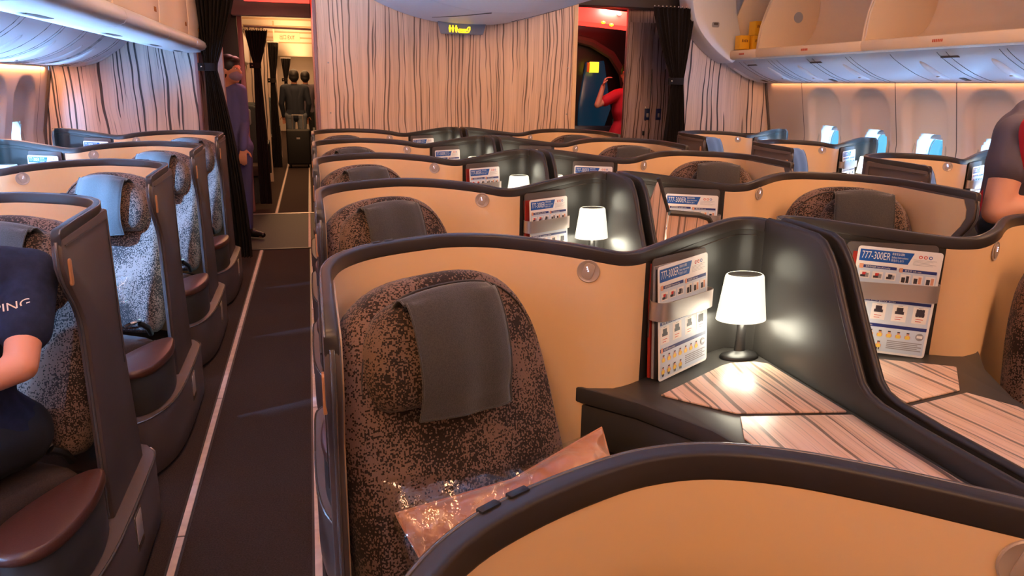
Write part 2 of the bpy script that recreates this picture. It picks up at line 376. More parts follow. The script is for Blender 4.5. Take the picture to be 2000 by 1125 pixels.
strips('floor_path_strip', 'long pale floor path strip on the left side of the near aisle', -.477, [(.2, 1.3), (1.3, 2.35), (2.35, 3.5), (3.5, 4.6), (4.6, 5.7), (5.7, 6.86)])
strips('floor_path_strip', 'long pale floor path strip along the feet of the centre suites', -.046, [(.2, 1.7), (1.7, 3.3), (3.3, 4.9), (4.9, 6.86)])
strips('floor_path_strip', 'left pale reflection streak on the rear aisle floor beyond the grey mat', -.43, [(8.88, 11), (11, 14), (14, 18), (18, 23)])  # strip built in place of reflected light on the carpet
strips('floor_path_strip', 'right pale reflection streak on the rear aisle floor beyond the grey mat', -.06, [(8.88, 11), (11, 14), (14, 18), (18, 23)])  # likewise a floor reflection built as a strip
strips('floor_path_strip', 'thin pale line crossing the grey vinyl mat', -.066, [(6.92, 8.82)])
struct('ceiling', MB().box(-2.3, 4.6, -2.2, 6.6, 2.34, 2.40), 'ceil', smooth=0)
struct('ceiling_2', MB().box(-2.3, 4.6, 6.6, 9.2, 2.30, 2.36), 'pinkpost', smooth=0)
struct('ceiling_3', MB().box(-2.3, 4.6, 9.2, 26, 2.22, 2.28), 'ceil', smooth=0)
for y in (10.4, 11.7, 13.0, 14.5, 16.2): struct('trim_%d' % (3+int(y-10)), MB().box(-1.0, .6, y, y+.05, 2.195, 2.222), 'bin', bev=.004)
struct('wall_front', MB().box(-2.3, 4.6, -2.26, -2.2, 0, 2.4), 'wallwood', smooth=0)
struct('wall_rear', MB().box(-2.3, 4.6, 25, 25.1, 0, 2.3), 'ceil', smooth=0)

# ---- side walls with sculpted window bays; the panels meet at dark joints
def sidewall(sgn, X, centres, seams, y_end):
    nm = 'wall_right' if sgn > 0 else 'wall_left'
    root = struct(nm, MB().box(*((4.27, 4.50) if sgn > 0 else (-2.16, -1.96)), -2.2, 6.62, 1.55, 2.35), 'side', smooth=0)
    def bay(y, z):
        d = 0
        for c in centres:
            q = abs(y-c)
            if q > .36: continue
            hw, zc, hh, r = .215, .85, .60, .17
            ax, az = max(q-(hw-r), 0), max(abs(z-zc)-(hh-r), 0)
            sd = math.hypot(ax, az)-r
            t = min(1, max(0, -sd/.042)); d = max(d, .040*t*t*(3-2*t)+.018*min(1, max(0, -sd/.2)))
        return d
    for a, b in zip(seams[:-1], seams[1:]):
        ny = max(4, int((b-a)/.019)); z0, z1 = .02, 1.56
        P = MB()
        def f(u, v): y = a+.004+(b-a-.008)*u; z = z0+(z1-z0)*v; return (X(z)+sgn*bay(y, z), y, z)
        def sk(u, v):
            y = a+(b-a)*u; z = z0+(z1-z0)*v
            return any(abs(y-c) < .125 and abs(z-.95) < .185 and math.hypot(max(abs(y-c)-.055, 0), max(abs(z-.95)-.115, 0)) < .075 for c in centres)
        P.grid(f, ny, 70, skip=sk); P.build('wall_panel', 'side', root, smooth=180, fixn=False)
    MB().grid(lambda u, v: (X(.02+1.54*v)+sgn*.30, -2.2+(y_end+2.2)*u, .02+1.54*v), 1, 10, skip=None) if False else None
    # dark backing behind the joints
    J = MB()
    for s in seams[1:-1]: J.grid(lambda u, v: (X(.02+1.54*v)+sgn*.006, s-.035+.07*u, .02+1.54*v), 1, 20)
    J.build('joint_gasket', 'vent', root, smooth=0)
    for i, c in enumerate(centres):
        xw = X(1.0)+sgn*.052
        W = MB()
        def f2(u, v):
            # v: 0 outer lip on the wall .. 1 inner opening
            prof = [(.165, .225, -.004), (.158, .218, -.010), (.146, .206, -.006), (.140, .200, .012), (.132, .190, .05), (.122, .180, .10)]
            j = min(int(v*5), 4); t = v*5-j; A, B = prof[j], prof[j+1]; hw, hh, dx = [A[k]+(B[k]-A[k])*t for k in range(3)]
            an = 2*PI*u; e = 2.7; cx, sy = math.cos(an), math.sin(an)
            return (xw+sgn*dx, c+hw*math.copysign(abs(cx)**(2/e), cx), .95+hh*math.copysign(abs(sy)**(2/e), sy))
        W.grid(f2, 56, 15, cu=True)
        wn = struct('window_%d' % (i+1+(20 if sgn > 0 else 0)), W, 'bezel', smooth=60)
        MB().prism(rrect(c, .95, .135, .195, .07), xw+sgn*.100, xw+sgn*.104, lambda p, q, h: (h, p, q)).build('window_pane', 'pane', wn, smooth=0)
        S = MB().prism(rrect(c, 1.105+.03, .118, .035, .03), xw+sgn*.075, xw+sgn*.085, lambda p, q, h: (h, p, q)); S.build('window_shade', 'bezel', wn, bev=.002)
        F = MB()
        for (hw, hh, d) in ((.128, .186, .086), (.108, .164, .098)):
            F.tube([(xw+sgn*d, c+hw*math.copysign(abs(math.cos(2*PI*k/40))**.74, math.cos(2*PI*k/40)), .95+hh*math.copysign(abs(math.sin(2*PI*k/40))**.74, math.sin(2*PI*k/40))) for k in range(40)], .0035, 6, closed=True)
        F.build('window_seal', 'vent', wn)
    return root
cR = [5.75, 5.18, 4.62, 4.05, 3.48, 2.92, 2.35, 1.79, 1.22, .66]
cL = [6.13, 5.57, 5.0, 4.44, 3.87, 3.3, 2.74, 2.17, 1.61, 1.04, .48]
sidewall(1, XR, cR, [-.2, .94, 2.07, 3.2, 4.33, 4.9, 6.04, 6.6], 6.6)
sidewall(-1, XL, cL, [-.2, .76, 1.89, 3.02, 4.15, 5.28, 6.42, 6.6], 6.6)
struct('trim_20', MB().box(4.10, 4.60, -2.2, -.2, 0, 2.3), 'side', smooth=0)
struct('trim_21', MB().box(-2.3, -1.80, -2.2, -.2, 0, 2.3), 'side', smooth=0)
struct('trim_22', MB().box(4.30, 4.4, 6.64, 26, 0, 2.3), 'side', smooth=0)
struct('trim_23', MB().box(-2.05, -1.95, 6.64, 26, 0, 2.3), 'side', smooth=0)

# ---- bulkheads
wc = struct('wall_center', MB().box(.085, 2.31, BY+.012, BY+.06, 0, 2.34), 'dark', smooth=0)
MB().box(.085, 1.218, BY, BY+.012, 0, 2.34).build('veneer_panel', 'wallwood', wc, bev=.002)
MB().box(1.221, 2.275, BY, BY+.012, 0, 2.34).build('veneer_panel', 'wallwood', wc, bev=.002)
MB().box(.06, .085, BY-.006, BY+.07, 0, 2.34).build('edge_trim', 'pinkpost', wc, bev=.004)
MB().box(2.275, 2.315, BY-.006, BY+.07, 0, 2.34).build('edge_trim', 'cream', wc, bev=.004)
B = MB(); [B.lathe([(.007, 0), (.007, .004), (.004, .006)], (0, 0, 0), 12) for _ in ()]
for x, z in ((.165, 1.60), (.165, 1.2), (2.235, 1.60), (2.235, 1.2)): B.sphere((x, BY-.002, z), .007, 8)
B.build('screw_cap', 'silver', wc)
wl = struct('wall_left_rear', MB().box(-1.97, -.84, BY+.012, BY+.06, 0, 2.34), 'dark', smooth=0)
MB().prism([(XL(.0), .0), (XL(.3), .3), (XL(.6), .6), (XL(1.08), 1.08), (XL(1.5), 1.5), (-1.93, 2.34), (-.84, 2.34), (-.84, 0)], BY, BY+.012, lambda p, q, h: (p, h, q)).build('veneer_panel', 'wallwood2', wl, smooth=0)
MB().box(-.86, -.835, BY-.004, BY+.064, 0, 2.34).build('edge_trim', 'pinkpost', wl, bev=.004)
wr = struct('wall_right_rear', MB().box(3.32, 4.34, BY+.012, BY+.06, 0, 2.34), 'dark', smooth=0)
MB().prism([(3.32, 1.03), (3.32, 2.34), (4.26, 2.34), (XR(1.5), 1.5), (XR(1.08), 1.08), (XR(1.03), 1.03)], BY, BY+.012, lambda p, q, h: (p, h, q)).build('veneer_panel', 'wallwood2', wr, smooth=0)
MB().box(3.32, 4.25, BY, BY+.012, 0, 1.02).build('lower_panel', 'console', wr, smooth=0)
# dark gasket where the bulkheads meet the side walls
for sgn, X in ((1, XR), (-1, XL)):
    T = MB().tube([(X(z)-sgn*.004, BY-.012, z) for z in [i*.1 for i in range(0, 16)]], .014, 6)
    struct('trim_%d' % (30+sgn), T, 'vent')

# ================================================================== SUITE (all coordinates local to its aisle corner)
PATH = [(.0125, .28, 1.09), (.016, .34, 1.09), (.033, .415, 1.09), (.062, .472, 1.09), (.105, .518, 1.091), (.16, .552, 1.092), (.225, .580, 1.093), (.29, .598, 1.094), (.36, .598, 1.093), (.43, .570, 1.092), (.50, .522, 1.09), (.56, .475, 1.087), (.61, .445, 1.081), (.66, .433, 1.072), (.70, .444, 1.068), (.735, .463, 1.068), (.80, .500, 1.074), (.87, .540, 1.082),
        (.94, .578, 1.09), (1.0, .608, 1.097), (1.06, .636, 1.102), (1.10, .640, 1.104), (1.13, .62, 1.105), (1.14, .585, 1.105)]
RP = smooth_path(PATH, 4)
def tang(P, i):
    a, b = P[max(i-1, 0)], P[min(i+1, len(P)-1)]; t = Vector((b.x-a.x, b.y-a.y)); return t.normalized()
def sweep(mb, P, sec, mi=0):
    """sec(i) -> closed list of (offset to the seat side, z)"""
    k = len(mb.v); n = None
    for i, p in enumerate(P):
        t = tang(P, i); nx, ny = t.y, -t.x; S = sec(i); n = len(S)
        for off, z in S: mb.v.append(Vector((p.x+nx*off, p.y+ny*off, z)))
    for i in range(len(P)-1):
        for j in range(n): mb.f.append((k+i*n+j, k+i*n+(j+1) % n, k+(i+1)*n+(j+1) % n, k+(i+1)*n+j)); mb.m.append(mi)
    mb.f.append(tuple(k+j for j in range(n))); mb.m.append(mi); mb.f.append(tuple(k+(len(P)-1)*n+j for j in range(n))[::-1]); mb.m.append(mi)
    return mb
iB = min(range(len(RP)), key=lambda i: abs(RP[i].x-.735)+abs(RP[i].y-.463))
def rimsec(zt, hw=.0108, h=.032, r=.005):
    return [(o, zt-h/2+z) for o, z in rrect(0, 0, hw, h/2, r, 3)]
DIR = Vector((.47, -.883, 0)).normalized(); EA = Vector((-DIR.y, DIR.x, 0)); RHO = R(15)
HINGE = Vector((.300, .235, .43))
EB = -DIR*math.sin(RHO)+Vector((0, 0, 1))*math.cos(RHO); EN = DIR*math.cos(RHO)+Vector((0, 0, 1))*math.sin(RHO)
def bk(a, b, h): return HINGE+EA*a+EB*b+EN*h
def cushion(mb, outline, e, crown, fn, back=.0, mi=0, nr=6, extra=None):
    c = Vector((sum(p[0] for p in outline)/len(outline), sum(p[1] for p in outline)/len(outline))); mr = max((Vector(p)-c).length for p in outline)
    rings = [(1-.06, -back-.0), (1-.005, -back*.6), (1, 0)]
    for ph in (25, 50, 75, 90): rings.append((1-(e/mr)*(1-math.cos(R(ph))), e*math.sin(R(ph))))
    se = rings[-1][0]
    for t in range(1, nr): s_ = 1-t/nr; rings.append((se*s_, e+crown*(1-s_**2.2)))
    n = len(outline); k = len(mb.v)
    for s_, h in rings:
        for p in outline:
            q = c+(Vector(p)-c)*s_; hh = h+(extra(q.x, q.y, s_) if extra and h >= e*.9 else 0); mb.v.append(fn(q.x, q.y, hh))
    for i in range(len(rings)-1):
        for j in range(n): mb.f.append((k+i*n+j, k+i*n+(j+1) % n, k+(i+1)*n+(j+1) % n, k+(i+1)*n+j)); mb.m.append(mi)
    hh = e+crown+(extra(c.x, c.y, 0) if extra else 0)
    mb.v.append(fn(c.x, c.y, hh)); ce = len(mb.v)-1; L = k+(len(rings)-1)*n
    for j in range(n): mb.f.append((L+j, L+(j+1) % n, ce)); mb.m.append(mi)
    mb.f.append(tuple(k+j for j in range(n))[::-1]); mb.m.append(mi)
    return mb
def sym(pts): return [(x, y) for x, y in pts]+[(-x, y) for x, y in pts[::-1] if x > 1e-6]
def cr2(pts, k): return [(p.x, p.y) for p in smooth_path([(a, b, 0) for a, b in pts], k, closed=True)]
BACK = cr2(sym([(0, -.02), (.16, -.02), (.245, 0), (.262, .12), (.262, .30), (.255, .42), (.236, .52), (.19, .595), (.11, .638), (0, .648)]), 3)
HEAD = cr2(sym([(0, .400), (.09, .400), (.145, .415), (.162, .47), (.150, .545), (.108, .594), (.04, .609), (0, .611)]), 3)
PAD = cr2([(.0, .03), (-.018, -.06), (-.018, -.16), (.0, -.27), (.035, -.345), (.09, -.37), (.15, -.34), (.17, -.27), (.15, -.18), (.10, -.07), (.05, .01)], 3)
BASEO = cr2([(-.014, .50), (-.038, .44), (-.042, .25), (-.042, .05), (-.036, -.12), (-.015, -.26), (.03, -.37), (.10, -.43), (.20, -.45), (.32, -.44), (.36, -.36), (.36, -.1), (.36, .2), (.36, .52), (.15, .56), (.02, .54)], 3)
CONS = [(.56, .485), (.575, .455), (.68, .33), (.775, .16), (.80, .06), (.80, -.44), (1.13, -.44), (1.13, .60), (1.07, .63), (.98, .59), (.86, .525), (.735, .455), (.66, .425), (.60, .44)]
# keep the console clear of the shell curve
DIV = [(.60, .70), (.60, 1.085), (.585, 1.104), (.50, 1.106), (.39, 1.102), (.36, 1.092), (.335, 1.07), (.31, 1.04), (.25, .935), (.195, .845), (.175, .815), (.15, .797), (.11, .788), (.0, .784), (-.20, .784), (-.44, .784), (-.44, .70)]

def make_suite(kind, cloth='fabric'):
    t = empty('seat_suite')
    # outer shell: continuous curved wall
    S = MB(); sweep(S, RP, lambda i: [(-.010, .06), (.006, .06), (.006, RP[i].z-.02), (-.010, RP[i].z-.02)]); S.build('privacy_shell', 'shell', t, smooth=50)
    W = MB().prism([(-.045, 1.062), (-.052, 1.03), (-.052, .99), (-.034, .955), (.03, .875), (.055, .835), (.062, .79), (.062, .24), (.46, .20), (.40, .6), (.39, 1.07)], 0, .026, lambda p, q, h: (h, p, q))
    wg = W.build('wing_panel', 'shell', t, bev=.006)
    G = MB(); G.tube([(-.0025, p, q) for p, q in [(-.035, 1.045), (.36, 1.045)]], .0016, 5); G.tube([(-.0015, .36, 1.045), (-.0015, .365, .6)], .0012, 5)
    G.build('panel_joint', 'rim', wg)
    E = MB(); E.tube([(.013, p, q) for p, q in [(-.049, 1.055), (-.056, 1.03), (-.056, .988), (-.037, .95), (.027, .872), (.052, .832), (.058, .79), (.058, .25)]], .0045, 8)
    E.build('edge_trim', 'trim', t, smooth=80)
    MB().prism(rrect(-.018, .975, .010, .034, .008), -.004, .002, lambda p, q, h: (h, p, q)).build('marker_light', 'marker', t, bev=.0015)
    RR = [Vector((.0125, -.048, 1.075)), Vector((.0125, -.04, 1.085)), Vector((.0125, .1, 1.089))]+RP
    Q = MB(); sweep(Q, RR, lambda i: rimsec(RR[i].z)); rm = Q.build('rim', 'rim', t, smooth=60)
    QE = MB(); QE.tube([Vector((p.x-tang(RR, i).y*.0095, p.y+tang(RR, i).x*.0095, p.z-.0012)) for i, p in enumerate(RR)], .0019, 6); QE.build('rim_edge', 'trim', rm, smooth=80)
    # little buffers let into the rim behind the head
    Bf = MB()
    for u, a in ((.125, 30), (.165, 22)):
        i = min(range(len(RP)), key=lambda k: abs(RP[k].x-u)+(RP[k].y < .5)*9); p = RP[i]; tg = tang(RP, i)
        Bf.box(-.011, .011, .004, .0125, -.010, .0022, T=Matrix.Translation((p.x, p.y, p.z)) @ Matrix.Rotation(math.atan2(tg.y, tg.x), 4, 'Z'))
    Bf.build('rim_buffer', 'black', rm, bev=.001)
    Lp = RP[1:iB+1]
    Li = MB(); sweep(Li, Lp, lambda i: [(.006, .30), (.0095, .30), (.0095, Lp[i].z-.029), (.006, Lp[i].z-.029)]); Li.build('cream_liner', 'cream', t, smooth=60)
    MB().prism([(.0, 1.055), (-.018, 1.02), (-.020, .988), (-.004, .955), (.062, .875), (.086, .835), (.092, .79), (.092, .28), (.35, .28), (.35, 1.06)], .0262, .0290, lambda p, q, h: (h, p, q)).build('wing_liner', 'cream', t, smooth=0)
    Ap = RP[iB:]
    Ac = MB(); sweep(Ac, Ap, lambda i: [(.006, .70), (.0085, .70), (.0085, Ap[i].z-.03), (.006, Ap[i].z-.03)]); ac = Ac.build('accent_panel', 'accent', t, smooth=60)
    Gr = MB(); Gr.tube([Ap[i]+Vector((tang(Ap, i).y*.009, -tang(Ap, i).x*.009, -.045)) for i in range(3, len(Ap)-3)], .0012, 5); Gr.build('accent_groove', 'rim', ac)
    # reading light on the cream liner
    i = min(range(len(RP)), key=lambda k: abs(RP[k].x-.60)); tg = tang(RP, i); nrm = Vector((tg.y, -tg.x, 0)); tx = Vector((tg.x, tg.y, 0))
    c0 = RP[i]+nrm*.0095; c0.z = 1.028
    fr = Matrix((( tx.x, 0, nrm.x, c0.x), (tx.y, 0, nrm.y, c0.y), (0, 1, 0, c0.z), (0, 0, 0, 1)))
    RL = MB().lathe([(.0265, 0), (.0265, .002), (.025, .003), (.0235, .002), (.0, .0021)], (0, 0, 0), 28, cap=False); RL.v = [fr @ v for v in RL.v]; rl = RL.build('reading_light', 'lightface', t)
    RC = MB().prism(rrect(0, 0, .012, .019, .009), .002, .004, lambda p, q, h: fr @ Vector((p*math.cos(.3)+q*math.sin(.3), -p*math.sin(.3)+q*math.cos(.3), h))); RC.build('light_cover', 'lightface', rl, bev=.0008)
    RD = MB(); [RD.sphere(fr @ Vector((-.003+k*.0015, .010-k*.0045, .0045)), .0026 if kind == 'blue' else .0014, 6) for k in range(3)]; RD.build('light_diode', 'ledblue' if kind == 'blue' else 'led', rl)
    # base on the aisle side, with its latch
    Bs = MB().prism(BASEO, 0.015, .245, lambda p, q, h: (p, q, h)); bs = Bs.build('side_base', 'shell', t, bev=.008)
    BL = MB().tube([(p+.0, q, .243) for p, q in BASEO[:30]], .0035, 6); BL.build('base_trim', 'trim', bs)
    La = MB(); La.prism(rrect(.13, .165, .042, .058, .008), -.0445, -.040, lambda p, q, h: (h, p, q)); lt = La.build('latch_plate', 'trim', t, bev=.001)
    MB().prism(rrect(.13, .172, .034, .044, .006), -.0455, -.044, lambda p, q, h: (h, p, q)).build('latch_flap', 'plate', lt, bev=.0006)
    Ab = MB().prism([(p*.96+.006, q*.94-.01) for p, q in PAD], .245, .395, lambda p, q, h: (p, q, h)); Ab.build('armrest_body', 'console', t, bev=.01)
    Pd = MB(); cushion(Pd, PAD, .020, .012, lambda p, q, h: (p, q, .405+h), back=.012); Pd.build('armrest_pad', 'leather', t, smooth=80)
    # seat
    sb = MB(); cushion(sb, BACK, .035, .022, lambda a, b, h: bk(a, b, h), back=.075, nr=8, extra=lambda a, b, s: .018*max(0, abs(a)-.12)/.14*(1-.5*s)+.012*math.exp(-((b-.14)/.12)**2)-.010*math.exp(-((b-.02)/.02)**2))
    so = sb.build('backrest', cloth, t, smooth=80)
    cb = Vector((0, .33)); PI_ = MB(); PI_.tube([bk(cb.x+(p-cb.x)*.90, cb.y+(q-cb.y)*.92, .041) for p, q in BACK], .0022, 6, closed=True); PI_.build('piping', 'rim', so)
    hd = MB(); cushion(hd, HEAD, .048, .018, lambda a, b, h: bk(a-.052, b, h+.052), back=.03, nr=6); hd.build('headrest', 'fabric2', t, smooth=80)
    SC = cr2([(-.25, 0), (.25, 0), (.262, .1), (.262, .40), (.24, .50), (.12, .53), (-.12, .53), (-.24, .50), (-.262, .40), (-.262, .1)], 3)
    sc = MB(); cushion(sc, SC, .035, .018, lambda a, b, h: HINGE+EA*a+DIR*(b+.03)+Vector((0, 0, h-.055+b*.05)), back=.08, nr=6); sc.build('seat_cushion', 'plain', t, smooth=80)
    MB().prism([tuple((HINGE+EA*a+DIR*b)[:2]) for a, b in ((-.2, -.1), (.2, -.1), (.2, .48), (-.2, .48))], .0, .31, lambda p, q, h: (p, q, h)).build('seat_pedestal', 'rim', t, bev=.01)
    bl = MB().tube([HINGE+EA*-.25+DIR*.03+Vector((0, 0, -.01)), HINGE+EA*-.262+DIR*.06+Vector((0, 0, .03)), HINGE+EA*-.25+DIR*.09+Vector((0, 0, .055))], .012, 6)
    bl.box(-.02, .02, -.028, .028, -.007, .007, 1, T=Matrix.Translation(HINGE+EA*-.235+DIR*.11+Vector((0, 0, .06))) @ Matrix.Rotation(.6, 4, 'Z') @ Matrix.Rotation(.5, 4, 'Y')); bl.build('seat_belt', ['black', 'chrome'], t, bev=.002)
    # console
    Cn = MB().prism(CONS, .705, .745, lambda p, q, h: (p, q, h)); cn = Cn.build('console_top', 'console', t, bev=.004)
    low = [(.575, .47), (.59, .445), (.69, .325), (.785, .155), (.81, .05), (.81, -.44), (1.125, -.44), (1.125, .58), (.98, .57), (.735, .44)]
    MB().prism(low, .60, .702, lambda p, q, h: (p, q, h)).build('drawer_box', 'console', t, bev=.004)
    D = MB(); a, b_ = Vector((.686, .318, 0)), Vector((.781, .150, 0)); dd = (b_-a).normalized(); nn = Vector((dd.y, -dd.x, 0))*-1
    nn = Vector((-.87, -.49, 0)); D.prism(rrect(0, 0, .035, .010, .004), -.001, .0015, lambda p, q, h: (a+b_)*.5+dd*p+Vector((0, 0, .665+q))+nn*h); D.build('drawer_label', 'rim', t)
    MB().prism([(.60, .46), (.70, .33), (.80, .15), (.82, .05), (.82, -.44), (1.12, -.44), (1.12, .56), (.75, .43)], .02, .595, lambda p, q, h: (p, q, h)).build('footwell_box', 'rim', t, bev=.006)
    MB().prism([(.750, .352), (.985, .492), (1.02, .505), (1.085, .50), (1.112, .478), (1.112, .176), (.868, .222)], .7455, .7495, lambda p, q, h: (p, q, h)).build('table_top', 'table', t, bev=.0012)
    MB().prism([(.866, .204), (1.112, .158), (1.112, -.415), (.84, -.415), (.818, .11)], .7455, .7495, lambda p, q, h: (p, q, h)).build('table_top', 'table', t, bev=.0012)
    # divider between the pair, or the window-side ledge
    if kind == 'centre':
        Dv = MB().prism(DIV, 1.132, 1.152, lambda p, q, h: (h, p, q)); dv = Dv.build('divider', 'accent', t, bev=.004)
        T = MB(); T.tube([(1.142, p, q-.004) for p, q in DIV[2:16]], .0105, 8); T.build('divider_trim', 'rim', dv, smooth=80)
    else:
        MB().prism([(.61, .72), (.61, 1.10), (.585, 1.106), (.56, 1.09), (.55, 1.06), (.55, .72)], 1.132, 1.150, lambda p, q, h: (h, p, q)).build('end_panel', 'rim', t, bev=.004)
        MB().prism([(1.132, -.44), (1.20, -.44), (1.20, .60), (1.132, .60)], .60, .77, lambda p, q, h: (p, q, h)).build('window_ledge', 'console', t, bev=.006)
    # literature holder: smoked back plate and metal strap
    pd = Vector((math.cos(R(28.5)), math.sin(R(28.5)), 0)); pn = Vector((pd.y, -pd.x, 0)); o0 = Vector((.765, .477, 0))
    MB().prism(rrect(.098, .945, .112, .10, .012), .010, .014, lambda p, q, h: o0+pd*p+pn*h+Vector((0, 0, q))).build('pocket_plate', 'vent', t, bev=.001)
    sp_ = smooth_path([(-.012, .012, 0), (-.022, .022, 0), (-.020, .046, 0), (.0, .056, 0), (.06, .057, 0), (.14, .057, 0), (.185, .055, 0), (.20, .044, 0), (.198, .022, 0), (.19, .012, 0)], 3)
    W3 = MB(); k = len(W3.v)
    P3 = [o0+pd*q.x+pn*q.y for q in sp_]
    sweep(W3, P3, lambda i: [(-.0015, .900), (.0015, .900), (.0015, .946), (-.0015, .946)]); W3.build('literature_strap', 'silver', t, smooth=60)
    # lamp fixed on the console
    lb = MB().lathe([(.0545, 0), (.0545, .004), (.050, .010), (.030, .016), (.016, .020), (.0135, .05), (.0125, .115)], (1.068, .548, .745), 32, sx=1, sy=.62)
    lo = lb.build('table_lamp', 'black', t, smooth=40)
    ls = MB().lathe([(.0640, 0), (.0685, .001), (.0685, .004), (.0530, .116), (.0505, .121), (.0465, .123)], (1.068, .556, .848), 36, sy=.72, cap=False)
    ls.lathe([(.0, .006), (.062, .004), (.0640, .0)], (1.068, .556, .848), 36, sy=.72, cap=False); ls.build('lamp_shade', 'shade' if kind != 'window' else 'bezel', lo, smooth=40)
    MB().lathe([(.0465, .1225), (.040, .119), (.0, .119)], (1.068, .556, .848), 32, sy=.72, cap=False).build('shade_cap', 'rim', lo, smooth=40)
    return t
# ---- place the suites
suites = {}
P0 = 1.119
ORD = ['nearest the camera', 'second from the camera', 'third from the camera', 'fourth from the camera', 'fifth from the camera', 'last before the wood bulkhead']
cc = make_suite('centre'); cw = make_suite('window'); cb_ = make_suite('blue')
used = set()
def place(src, x, y, sx, key, label, group):
    o = src if src.name not in used else copy_tree(src)
    used.add(o.name); o.location = (x, y, 0); o.scale = (sx, 1, 1); tag(o, label, 'seat', group); suites[key] = (x, y, sx)
for k in range(6):
    place(cc, 0, P0*k, 1, ('CL', k), 'cream and taupe seat suite, left of the centre pair, %s' % ORD[k], 'centre seat suites')
for k in range(1, 6):
    place(cc, 2.33, P0*k, -1, ('CR', k), 'cream and taupe seat suite, right of the centre pair, %s' % (ORD[k] if k > 1 else 'nearest one in view'), 'centre seat suites')
for k in range(4):
    place(cw, -.59, 2.026+P0*k, -1, ('LW', k), 'seat suite by the left windows across the aisle, %s' % ['nearest, with the seated passenger', 'second from the camera', 'third from the camera', 'last before the curtain'][k], 'left window seat suites')
for k in range(3):
    place(cb_, 2.90, 3.102+P0*k, 1, ('RW', k), 'seat suite by the right windows, %s' % ['nearest, beside the crew member in red', 'middle one in view', 'farthest, before the right bulkhead'][k], 'right window seat suites')
def sw(key, p):
    x, y, s = suites[key]; return Vector((x+s*p[0], y+p[1], p[2]))
WHERE = {'CL': 'left of the centre pair', 'CR': 'right of the centre pair', 'LW': 'by the left windows', 'RW': 'by the right windows'}
def who(key):
    c, k = key
    if c in ('LW', 'RW'): return '%s suite %s' % ((['nearest', 'second', 'third', 'farthest'] if c == 'LW' else ['nearest', 'middle', 'farthest'])[k], WHERE[c])
    return '%s suite %s' % (['nearest', 'second', 'third', 'fourth', 'fifth', 'farthest'][k], WHERE[c])
# lamp glow from point lights added just below and just above each shade
for key, (x, y, s) in suites.items():
    if key[0] == 'LW': continue
    l = bpy.data.lights.new('table_lamp_glow', 'POINT'); l.energy = 1.4; l.color = (1, .93, .72); l.shadow_soft_size = .06
    o = bpy.data.objects.new('table_lamp_glow', l); COL.objects.link(o); o.location = sw(key, (1.066, .538, .835)); o['kind'] = 'structure'
    l = bpy.data.lights.new('table_lamp_glow', 'POINT'); l.energy = .25; l.color = (1, .93, .72); l.shadow_soft_size = .06
    o = bpy.data.objects.new('table_lamp_glow', l); COL.objects.link(o); o.location = sw(key, (1.066, .545, .995)); o['kind'] = 'structure'

# overhead reading lights switched on above the window suites, cool white, plus added end-panel fill spots
def spot(a, b, e, ang=34, col=(.42, .62, 1)):
    l = bpy.data.lights.new('reading_fill_spot', 'SPOT'); l.energy = e; l.color = col; l.spot_size = R(ang); l.spot_blend = .6; l.shadow_soft_size = .02
    o = bpy.data.objects.new('reading_fill_spot', l); COL.objects.link(o); o.location = a; o.rotation_euler = (Vector(b)-Vector(a)).to_track_quat('-Z', 'Y').to_euler(); o['kind'] = 'structure'
for k in range(4):
    y = 2.026+P0*k; spot((-1.45, y-.28, 1.57), (-.86, y+.26, .72), [45, 250, 220, 190][k], 34, (.15, .44, 1))
for k in range(1, 4):
    y = 2.026+P0*k; spot((-1.62, y+.02, 1.49), (-.59-1.02, y+.58, .98), [0, 20, 60, 12][k], 44, (.10, .50, 1))  # added fill on the end panels, standing in for window daylight
for k in range(3):
    y = 3.102+P0*k; spot((3.98, y+.05, 1.50), (2.90+1.02, y+.58, .95), 55, 40, (.10, .50, 1)); spot((3.90, y-.25, 1.56), (3.2, y+.30, .90), 70, 34, (.22, .48, 1))  # first spot is added end-panel fill, second the reading light

# ---- headrest towels (a cloth lies over each headrest)
def towel_mesh(seed):
    random.seed(seed)
    path = smooth_path([(.54, .045, 0), (.59, .055, 0), (.618, .082, 0), (.622, .108, 0), (.592, .132, 0), (.54, .142, 0), (.48, .142, 0), (.435, .135, 0), (.405, .124, 0), (.38, .112, 0)], 3)
    n = len(path)-1; a0, a1 = -.142, .068
    def f(u, v, th=0):
        i = min(int(v*n), n-1); t = v*n-i; p = path[i].lerp(path[i+1], t); a = a0+(a1-a0)*u
        wv = .004*math.sin(6*a/.1+seed)*v+.006*noise.noise(Vector((a*9, v*2, seed)))*v
        edge = -.010*max(0, abs(2*u-1)-.6)/.4*(1 if v > .25 else .6)
        return bk(a*(1+.06*v), p.x-.012*(abs(2*u-1)**2)*(1 if v < .4 else -.3)-(.02*u if v > .95 else 0), p.y+wv+edge+th+.002)
    m = MB(); m.grid(lambda u, v: f(u, v), 16, 36); m.grid(lambda u, v: f(u, v, -.0035), 16, 36)
    # close the border
    W = 37; K = 17*37
    for i in range(16):
        m.f.append((i*W, (i+1)*W, K+(i+1)*W, K+i*W)); m.m.append(0); m.f.append((i*W+36, K+i*W+36, K+(i+1)*W+36, (i+1)*W+36)); m.m.append(0)
    for j in range(36):
        m.f.append((j, K+j, K+j+1, j+1)); m.m.append(0); m.f.append((16*W+j, 16*W+j+1, K+16*W+j+1, K+16*W+j)); m.m.append(0)
    m.tube([f(0, v/24, .0) for v in range(25)], .0022, 6, 1); m.tube([f(1, v/24, .0) for v in range(25)], .0022, 6, 1); m.tube([f(u/12, 1, .0) for u in range(13)], .0022, 6, 1)
    return m
tw = [towel_mesh(s).build('headrest_towel', ['towel', 'towel'], None, smooth=80) for s in (1, 5)]
first = [True, True]; q = 0
